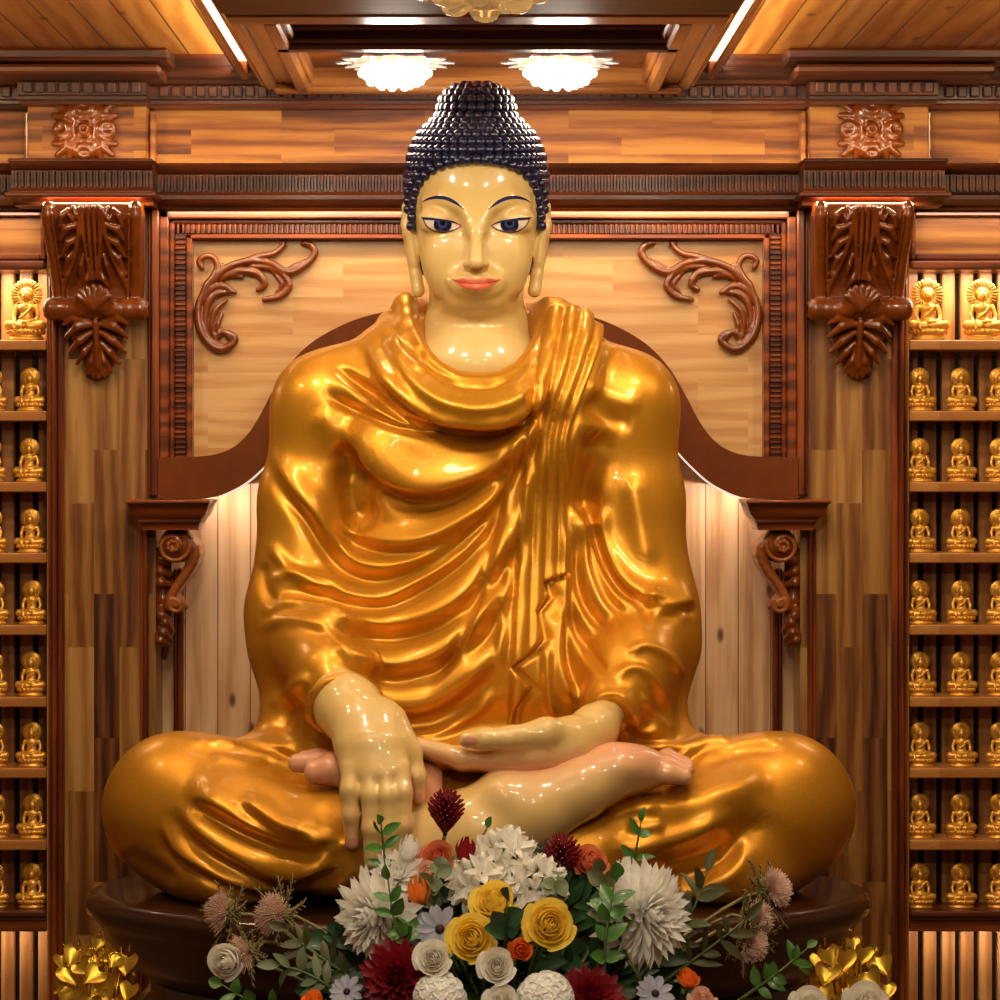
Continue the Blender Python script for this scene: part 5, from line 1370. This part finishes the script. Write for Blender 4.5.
def bristle(u, v, R, H, label, group, Y=-600, d=None):
    r, p = flower('bristle_cone', u, v, Y, label, 'flower', group); d = unit((.05, -.25, 1)) if d is None else unit(d); R = rs(R, Y); H = rs(H, Y); a, b, c = basis(d); mb = MB()
    n = 130
    for i in range(n):
        f = i / n; th = i * 2.39996; o = a * math.cos(th) + b * math.sin(th); z = -H * .75 + 1.35 * H * f; w = R * math.sin(math.pi * (.1 + .8 * f)) ** .8
        q = p + c * z; e = q + o * w * 1.0 + c * (H * .46 * (1.05 - .2 * f)); m_ = (q + e) / 2 + o * w * .16
        mb.tube([tuple(q), tuple(m_), tuple(e)], [1.0, .9, .6], 4)
    mb.build('bristles', M['bristle_maroon'], r, False); MB().tube([tuple(p - c * H * .8), tuple(p), tuple(p + c * H * .6)], [R * .1, R * .22, R * .1], 8).build('core', M['dark_center'], r, True)
    stem_to(r, p - c * H * .75, d); return r
def thistle(u, v, R, label, group, d, Y=-560):
    r, p = flower('thistle', u, v, Y, label, 'flower', group); R = rs(R, Y); a, b, c = basis(d); mb = MB(); gm = MB()
    for i in range(260):
        f = i / 260; el = 1.15 * math.sqrt(f); th = i * 2.39996; o = a * math.cos(th) + b * math.sin(th); nrm = unit(o * math.sin(el) + c * math.cos(el))
        mb.tube([tuple(p - c * R * .3 + nrm * R * .2), tuple(p - c * R * .35 + nrm * R * 1.2 * rng.uniform(.85, 1.08))], [.7, .4], 3)
    for i in range(130):
        f = i / 130; el = 1.1 + 1.5 * f; th = i * 2.39996; o = a * math.cos(th) + b * math.sin(th); nrm = unit(o * math.sin(el) + c * math.cos(el))
        gm.tube([tuple(p - c * R * .3), tuple(p - c * R * .35 + nrm * R * .75 + c * R * .1)], [1.1, .5], 4)
    gm.ball(tuple(p - c * R * .42), R * .5, 10, 8)
    br = MB()
    for i in range(19):
        th = i * .5236 * 1.3; o = a * math.cos(th) + b * math.sin(th); e = p - c * R * .55; out = unit(o + c * rng.uniform(-.25, .55)); L = R * rng.uniform(1.1, 2.2)
        br.tube(crom([tuple(e), tuple(e + out * L * .5 + c * R * .08), tuple(e + out * L + c * R * .3)], n=6), [1.2, 1.1, 1, .8, .6, .3], 4)
        for k in range(7):
            q = e + out * L * (.3 + .1 * k) + c * R * .04 * k; sd = unit(np.cross(out, c)) * (1 if k % 2 else -1)
            br.tube([tuple(q), tuple(q + (sd * .8 + out) * R * .26)], [.8, .3], 3)
    mb.build('bristles', M['thistle_pink'], r, False); gm.build('calyx', M['thistle_green'], r, True); br.build('bracts', M['thistle_green'], r, True)
    stem_to(r, p - c * R * .6, d, 'thistle_green'); return r
def sprig(pts, Y, leaves, label, mat='leaf_green', group='leafy sprigs in the bouquet', L=16, W_=4.5, name='leafy_sprig', pair=True, droop=-.3, end=None):
    """stem through the (u,v) points with pairs of leaves"""
    P = [np.array(S(u, v, Y + dy)) for u, v, dy in pts]; C = crom(P, n=24)
    r = empty(name, tuple(P[-1]), label, 'sprig', group)
    MB().tube(C, np.linspace(1.5, .6, 24), 6).build('stem', M['stem_green'], r, True)
    stem_to(r, P[0], P[1] - P[0], end=end)
    i0 = 24 - 1
    for k in range(leaves):
        t = min(1, max(.05, 1 - k / (leaves + .5) * .92 + (rng.uniform(-.06, .06) if k else 0))); j = int(t * 23); T = unit(C[min(j + 1, 23)] - C[max(j - 1, 0)]); side = unit(np.cross(T, (0, -1, .1)))
        fac = 1 if k % 2 else -1
        for s in ((fac,) if (k == 0 or not pair) else (1, -1)):
            out = T * (1.1 if k == 0 else rng.uniform(.35, 1.1)) + side * s * (.12 if k == 0 else rng.uniform(.45, 1)) + np.array([0, rng.uniform(-.8, .25), rng.uniform(-.2, .2)]); mb = MB()
            l = rs(L, Y) * rng.uniform(.7, 1.25) * (.8 if k == 0 else 1)
            leaf_mesh(mb, C[j], out, np.array([rng.uniform(-.8, .8), -1, .6]), l, rs(W_, Y) * rng.uniform(.8, 1.15), droop + rng.uniform(-.5, .3)); mb.build('leaf', M[mat], r, True)
    return r

def build_flowers():
    flower_mats()
    v = empty('flower_vase', tuple(VASE + np.array([0, 0, -69])), 'low bronze vase hidden under the altar bouquet', 'vase')
    MB().lathe([(24, -524), (28, -520), (18, -512), (30, -490), (44, -472), (50, -456), (47, -455), (40, -470), (20, -480)], (VASE[0], VASE[1], 0), 40).build('body', M['vase_bronze'], v, True)
    g = 'white chrysanthemums'
    mum(374, 916, 50, 'petal_white', 'large white chrysanthemum at the left of the bouquet, facing down left', g, -630, (-.75, -.75, -.12), n=120, wide=.12, spread=1.7)
    mum(398, 876, 36, 'petal_white', 'white chrysanthemum half hidden behind the large left one, under the hanging hand', g, -590, (-.2, -.75, .6), n=90)
    mum(648, 914, 56, 'petal_white', 'large white chrysanthemum at the right of the bouquet, beside the thistles', g, -630, (.62, -.85, .02), n=140, wide=.1, spread=1.75)
    g = 'yellow roses'
    rose(472, 938, 28, 'petal_yellow', 'yellow rose, lower left of the three, above the white roses', g, -690, (-.15, -1, .35))
    rose(550, 924, 29, 'petal_yellow', 'yellow rose, rightmost of the three', g, -690, (.1, -1, .35))
    rose(494, 901, 26, 'petal_yellow', 'yellow rose, topmost of the three, partly behind a leaf', g, -655, (-.1, -.8, .8))
    g = 'white roses'
    rose(433, 958, 20, 'petal_cream', 'small white rose left of the low yellow rose', g, -700, (-.1, -1, .3), open_=1.2)
    rose(497, 966, 20, 'petal_cream', 'small white rose under the orange rosebud, between two yellow roses', g, -705, (0, -1, .35), open_=1.2)
    rose(502, 1002, 20, 'petal_cream', 'cream rose cut by the bottom photo edge, between the hydrangeas', g, -715, (0, -.9, .6), open_=1.2)
    rose(226, 962, 21, 'petal_cream', 'faded white rose at the far left of the bouquet under a thistle', g, -600, (-.4, -.9, .1))
    rose(868, 1003, 24, 'petal_cream', 'cream rose at the lower right corner before the golden leaf ornament', g, -690, (.1, -.8, .6), open_=1.4)
    rose(810, 1004, 20, 'petal_cream', 'cream rose cut by the bottom photo edge, left of the other corner rose', g, -690, (0, -.8, .6), open_=1.4)
    g = 'orange roses'
    bud(419, 893, 16, 'petal_orange', 'orange rosebud on the upper left, beside the left white chrysanthemums', g, -640, (-.1, -.35, 1), name='rose')
    rose(521, 949, 16, 'petal_orange', 'deep orange rosebud tucked between the two lower yellow roses', g, -690, (.1, -1, .2), open_=.5, n=14)
    rose(689, 978, 15, 'petal_orange', 'orange rosebud low on the right, under the thistle stems', g, -650, (.2, -.6, .8), open_=.4, n=14)
    rose(314, 1000, 15, 'petal_orange', 'orange rosebud at the bottom left photo edge', g, -690, (-.1, -.6, .8), open_=.6, n=14)
    g = 'coral roses'
    rose(437, 858, 20, 'petal_coral', 'coral rose behind the small red bud, below the maroon bristle cone', g, -585, (-.2, -.8, .5), open_=1.2)
    rose(428, 873, 15, 'petal_pink', 'dusty pink rose just above the upper orange rosebud', g, -600, (-.3, -.8, .2), open_=1.2, n=14)
    rose(591, 861, 20, 'petal_coral', 'coral rose beside the right maroon bristle cone', g, -585, (.25, -.7, .6), open_=1.1)
    bud(465, 851, 14, 'petal_red', 'small dark red bud at the top of the bouquet', 'flower buds', -610, (.08, -.5, 1))
    bud(409, 850, 15, 'petal_white', 'white bud at the upper left, below the hanging fingers', 'flower buds', -590, (.1, -.5, 1))
    bud(626, 872, 15, 'petal_white', 'white bud at the upper right, above the right chrysanthemum', 'flower buds', -590, (.1, -.5, 1))
    g = 'maroon bristle cones'
    bristle(446, 815, 19, 27, 'maroon bristle cone standing highest, in front of the bare shin', g, -580)
    bristle(561, 860, 20, 28, 'maroon bristle cone at the upper right, between white blossoms and a coral rose', g, -590, (.1, -.4, 1))
    bristle(403, 872, 15, 20, 'dark maroon bristle cone at the upper left, mostly hidden behind the white bud', g, -575, (-.1, -.4, 1))
    g = 'white blossom clusters'
    lily_cluster(504, 862, 38, 'cluster of white star blossoms at the top centre of the bouquet', g, -590)
    lily_cluster(478, 884, 34, 'cluster of white star blossoms above the topmost yellow rose, left of centre', g, -610)
    lily_cluster(536, 886, 34, 'cluster of white star blossoms above the rightmost yellow rose', g, -610)
    g = 'white hydrangeas'
    hydrangea(440, 998, 30, 'petal_white', 'white hydrangea at the bottom left of centre, under the small white rose', g, -695)
    hydrangea(545, 1000, 32, 'petal_white', 'white hydrangea at the bottom right of centre', g, -695)
    g = 'crimson dahlias'
    mum(398, 978, 42, 'petal_crimson', 'crimson dahlia left of the white hydrangea', g, -680, (-.35, -1, .2), 'dahlia', 95, .14, 1.7, 'petal_red')
    mum(592, 1000, 40, 'petal_crimson', 'crimson dahlia right of the white hydrangeas, at the bottom edge', g, -680, (.3, -.8, .6), 'dahlia', 80, .15, 1.6, 'petal_red')
    g = 'blue-grey daisies'
    daisy(440, 929, 24, 'blue-grey daisy with a dark centre, left of the yellow roses', g, -665, (-.15, -1, .25))
    daisy(417, 930, 20, 'blue-grey daisy behind the other daisy, nearer the left chrysanthemum', g, -640, (-.6, -.8, .1))
    daisy(347, 992, 18, 'blue-grey daisy low on the left, left of the crimson dahlia', g, -650, (-.2, -.8, .6))
    daisy(655, 994, 20, 'blue-grey daisy low on the right, right of the crimson dahlia', g, -660, (.2, -.8, .6))
    rose(703, 1000, 17, 'petal_pink', 'pink rose at the bottom edge under the right orange rosebud', 'coral roses', -670, (0, -.8, .6), n=14)
    g = 'pinkish thistles'
    thistle(222, 912, 20, 'pinkish thistle at the far left of the bouquet', g, (-.85, -.4, .25), -560)
    thistle(274, 914, 21, 'pinkish thistle on the left, nearer the white chrysanthemum', g, (-.7, -.6, .3), -570)
    thistle(243, 954, 18, 'drooping pinkish thistle on the left, the lowest of the three', g, (-.7, -.6, -.1), -590)
    thistle(774, 889, 20, 'pinkish thistle on the right, highest of its three', g, (.75, -.45, .35), -560)
    thistle(757, 918, 19, 'pinkish thistle on the right, middle of its three', g, (.75, -.6, .15), -570)
    thistle(752, 946, 17, 'brownish thistle on the right, lowest of its three', g, (.6, -.7, -.2), -580)
    # green sprigs
    sprig([(392, 905, 30), (385, 860, 20), (381, 824, 10)], -610, 5, 'green sprig rising in front of the hanging fingers', L=19, W_=5)
    sprig([(634, 900, 30), (635, 860, 20), (641, 822, 10)], -590, 4, 'green sprig rising before the left thigh, above the right chrysanthemum', L=19, W_=4.5)
    sprig([(604, 985, 0), (606, 935, -10), (615, 880, 0)], -660, 6, 'green leafy sprig between the yellow roses and the right chrysanthemum', L=24, W_=8)
    sprig([(628, 960, 0), (612, 915, -10), (602, 872, 0)], -640, 5, 'broad green sprig at the upper right, behind the right chrysanthemum', L=24, W_=7.5, mat='leaf_olive')
    sprig([(740, 1000, 0), (775, 975, -10), (808, 948, 0)], -640, 6, 'green sprig reaching right towards the golden leaf ornament', L=22, W_=5.5)
    sprig([(420, 965, 0), (396, 925, -20), (388, 880, -10)], -650, 5, 'green sprig over the left white chrysanthemum', L=20, W_=6)
    sprig([(300, 1010, 0), (250, 1000, -10), (222, 985, 0)], -640, 4, 'green sprig at the bottom left under the thistles', L=22, W_=6)
    sprig([(410, 985, 0), (404, 945, -20), (412, 912, 0)], -640, 4, 'green sprig beside the blue-grey daisies', L=22, W_=7)
    sprig([(505, 950, 0), (506, 920, -40), (507, 900, -45)], -670, 3, 'dark leaf sprig in front of the topmost yellow rose', L=26, W_=10, mat='leaf_deep')
    sprig([(490, 890, 0), (478, 850, 10), (487, 828, 5)], -590, 3, 'thin green leaf curling up before the bare shin', L=18, W_=4, pair=False)
    sprig([(440, 920, 0), (430, 890, -10), (440, 868, 0)], -625, 5, 'sage eucalyptus sprig below the red bud', L=15, W_=8, mat='leaf_sage')
    sprig([(560, 915, 0), (556, 895, -10), (558, 876, 0)], -640, 4, 'sage eucalyptus sprig above the rightmost yellow rose', L=14, W_=8, mat='leaf_sage')
    sprig([(650, 965, 0), (690, 915, -5), (707, 872, 0)], -600, 6, 'olive pointed-leaf sprig right of the right chrysanthemum', L=34, W_=6, mat='leaf_olive')
    sprig([(660, 985, 0), (720, 940, -5), (745, 920, 0)], -600, 5, 'olive sprig running out to the right thistles', L=28, W_=4.6, mat='leaf_olive')
    sprig([(370, 990, 0), (310, 950, -5), (285, 930, 0)], -600, 6, 'olive sprig running out to the left thistles', L=26, W_=4.6, mat='leaf_olive')
    sprig([(350, 1000, 0), (310, 975, -5), (280, 965, 0)], -610, 5, 'sage leaf sprig low on the left, over the pedestal', L=26, W_=5.5, mat='leaf_sage')
    sprig([(380, 960, 0), (350, 945, 20), (330, 940, 10)], -580, 4, 'dark leaf sprig under the left white chrysanthemum', L=34, W_=12, mat='leaf_deep')
    # dark filler foliage in the heart of the mound: countless overlapping leaves
    mb = MB()
    for i in range(420):
        t = rng.uniform(0, math.pi); q = math.sqrt(rng.random()); uu = 500 + 175 * q * math.cos(t); vv = 1010 - 140 * q * math.sin(t)
        Y = -560 - 75 * (1 - q) + rng.uniform(-12, 12); p = np.array(S(uu, vv, Y)); out = np.array([(uu - 500) / 200 + rng.uniform(-.7, .7), -rng.uniform(.1, .9), (1000 - vv) / 200 + rng.uniform(-.4, .6)])
        leaf_mesh(mb, p, out, np.array([rng.uniform(-.5, .5), -1, .5]), rng.uniform(18, 34), rng.uniform(5, 11), rng.uniform(-.8, .2))
    o = mb.build('filler_foliage', M['leaf_deep'], None, True); tag(o, 'dark green filler leaves massed behind the blooms of the bouquet', 'foliage', kind='stuff')
    mb = MB().ball(tuple(VASE + np.array([0, 40, 10])), (100, 40, 55), 24, 14)

def bodhi_leaf(mb, o, out, up, L):
    out = unit(out); side = unit(np.cross(out, up)); up = unit(np.cross(side, out)); g = []
    for i in range(13):
        t = i / 12; w = .52 * L * (math.sqrt(1 - ((.25 - t) / .32) ** 2) if t < .25 else max(.02, math.cos((t - .25) / .75 * math.pi / 2) ** 1.1))
        g.append([o + out * (L * t + L * .17 * (1 - abs(k)) * (1 - t) ** 4) + side * w * k + up * (.14 * L * k * k - .12 * L * t * t + .012 * L * (i % 2)) for k in np.linspace(-1, 1, 11)])
    mb.sheet(g)
def build_golden_leaves():
    for s, (u0, v0), side in ((-1, (97, 985), 'left'), (1, (853, 985), 'right')):
        Y = -585; base = np.array([X_(u0, Y), Y, -524.0]); rr = random.Random(11 + s)
        r = empty('golden_leaf_ornament', tuple(base), f'ornament of shiny golden heart-shaped leaves at the bottom {side}, before the pedestal', 'ornament', 'golden leaf ornaments')
        MB().lathe([(18, -524), (22, -521), (16, -514), (10, -505), (20, -492), (24, -478), (20, -476), (10, -480)], (base[0], Y, 0), 30).build('pot', M['gold_bright'], r, True)
        spots = [(-30, 965, 18), (-10, 955, 15), (0, 944, 11), (9, 960, 19), (24, 957, 17), (34, 962, 14), (-20, 978, 17), (4, 976, 18), (26, 975, 19), (36, 985, 17), (-32, 992, 16), (-8, 994, 20), (16, 992, 20), (-18, 962, 13), (14, 968, 15), (30, 996, 18), (-2, 986, 15), (-24, 1004, 18), (8, 1006, 18)]
        for i, (du, v, L) in enumerate(spots):
            yy = Y - 10 + rr.uniform(-22, 14); p = np.array(S(u0 - s * du * (-1 if s < 0 else 1) * (1 if s > 0 else 1), v, yy)); L = rs(L * 1.3, Y)
            out = np.array([rr.uniform(-.6, .6), -.35, -1 + rr.uniform(-.1, .7)])
            lf = MB(); bodhi_leaf(lf, p - unit(out) * L * .5, out, np.array([rr.uniform(-.5, .5), -1, .25]), L)
            o = lf.build('leaf', M['gold_leaf'], r, True)
            q = p - unit(out) * L * .5
            MB().tube(crom([tuple(q), tuple(q + np.array([0, 5, 7])), tuple((q + base) / 2 + np.array([0, 14, 26])), (base[0], Y, -482)], n=9), .7, 5).build('stem', M['gold_bright'], o, True)
        cu = MB()
        for k in range(5):
            c0 = np.array(S(u0 + rr.uniform(-22, 24), rr.uniform(950, 962), Y - 8)); pts = [c0 + np.array([(5 - .5 * t) * math.cos(t), 0, (5 - .5 * t) * math.sin(t)]) for t in np.linspace(0, 8, 22)]
            cu.tube(pts, .6, 5)
            cu.tube([tuple(pts[0]), tuple((pts[0] + base) / 2), (base[0], Y, -482)], .6, 5)
        cu.build('curled_wires', M['gold_bright'], r, True)
def build_camera_and_light():
    cam = bpy.data.cameras.new('camera'); co = bpy.data.objects.new('camera', cam); COL.objects.link(co)
    co.location = W((0, -F, 0)); co.rotation_euler = (math.pi / 2, 0, 0)
    cam.sensor_width = 36; cam.sensor_fit = 'HORIZONTAL'; cam.lens = 36 * F / 1000; cam.shift_x = (500 - CU) / 1000; cam.shift_y = -(500 - CV) / 1000
    cam.clip_start = .05; cam.clip_end = 60
    SC.camera = co
    w = bpy.data.worlds.new('warm_room'); SC.world = w; w.use_nodes = True
    nt = w.node_tree; bg = nt.nodes['Background']
    tc = nd(nt, 'ShaderNodeTexCoord'); sp = nd(nt, 'ShaderNodeSeparateXYZ'); lk(nt, tc.outputs['Generated'], sp.inputs[0])
    mr = nd(nt, 'ShaderNodeMapRange'); mr.inputs['From Min'].default_value = -1; mr.inputs['From Max'].default_value = 1; lk(nt, sp.outputs['Z'], mr.inputs['Value'])
    rp = ramp(nt, [(0.3, (.03, .012, .004, 1)), (.5, (.16, .075, .028, 1)), (.75, (.30, .16, .07, 1))]); lk(nt, mr.outputs[0], rp.inputs['Fac']); lk(nt, rp.outputs['Color'], bg.inputs['Color'])
    bg.inputs['Strength'].default_value = .6
    warm = (1, .74, .42); mid = (1, .83, .58); white = (1, .88, .74)
    # crystal lamps, the room's own downlights, and an added fill on the bouquet
    for u in (395, 560):
        l = bpy.data.lights.new('crystal_lamp_light', 'POINT'); l.energy = 5; l.color = white; l.shadow_soft_size = .07
        o = bpy.data.objects.new('crystal_lamp_light', l); COL.objects.link(o); o.location = W((X_(u, -150), -185, 330))
    for x, y, p in ((-170, -680, 7.5), (170, -680, 7.5), (-280, -480, 5), (280, -480, 5), (-230, -1150, 10), (230, -1150, 10), (0, -1800, 24)):
        light_area('ceiling_downlight', (x, y, 372), (x * .6, y + 420, -330), 60, 60, p, mid)
    sp = bpy.data.lights.new('altar_fill_light', 'SPOT'); sp.energy = 85; sp.color = white; sp.spot_size = math.radians(25); sp.spot_blend = .7; sp.shadow_soft_size = .06  # added spot that brightens the bouquet, stands for no real fixture
    o = bpy.data.objects.new('altar_fill_light', sp); COL.objects.link(o); o.location = W((10, -1450, 378)); o.rotation_euler = (Vector((10, -640, -425)) - Vector((10, -1450, 378))).to_track_quat('-Z', 'Y').to_euler()
    # strips: above and below the lower cornice
    light_area('frieze_strip_light', (0, -14, 290), (0, 10, 330), 900, 5, 1.2, warm)
    for s in (-1, 1):
        light_area('frieze_block_strip_light', (s * 388, -58, 290), (s * 388, -22, 320), 120, 5, .22, warm)
        light_area('frieze_side_strip_light', (s * 560, -14, 290), (s * 560, 10, 330), 180, 5, .2, warm)
        light_area('corbel_strip_light', (s * 377, -62, 243), (s * 377, -30, 120), 110, 5, 1.5, warm)
        light_area('header_strip_light', (s * 540, -14, 237), (s * 540, 8, 200), 200, 5, .45, white)
        light_area('top_shelf_light', (s * 540, 20, 178), (s * 540, 30, 100), 200, 10, 2.6, mid)
        light_area('plinth_strip_light', (s * 540, 20, -484), (s * 540, 50, -560), 200, 5, .8, white)
        light_area('niche_strip_light', (s * 236, 10, -38), (s * 210, 54, -160), 90, 10, .6, (1, .82, .68))
        light_area('cove_strip_light', (s * 242, -700, 366), (s * 330, -700, 382), 1300, 6, 6, mid)
        light_area('rack_fill_light', (s * 560, -420, 385), (s * 520, 0, 0), 60, 60, 9, warm)  # added fill to lift the figurines, not a lamp of the room
    light_area('panel_strip_light', (0, -20, 238), (0, 12, 130), 620, 5, 3, warm)
    SC.view_settings.view_transform = 'Standard'; SC.view_settings.look = 'None'; SC.view_settings.exposure = 0
    SC.cycles.max_bounces = 6; SC.cycles.caustics_reflective = False; SC.cycles.caustics_refractive = False; SC.cycles.sample_clamp_indirect = 4
    SC.cycles.use_denoising = True
make_mats(); make_room_mats()
build_shell(); build_arch(); build_brackets(); build_corbels(); build_shelves(); build_figurines(); build_pedestal(); build_lamps()
build_statue()
build_flowers(); build_golden_leaves()
build_camera_and_light()
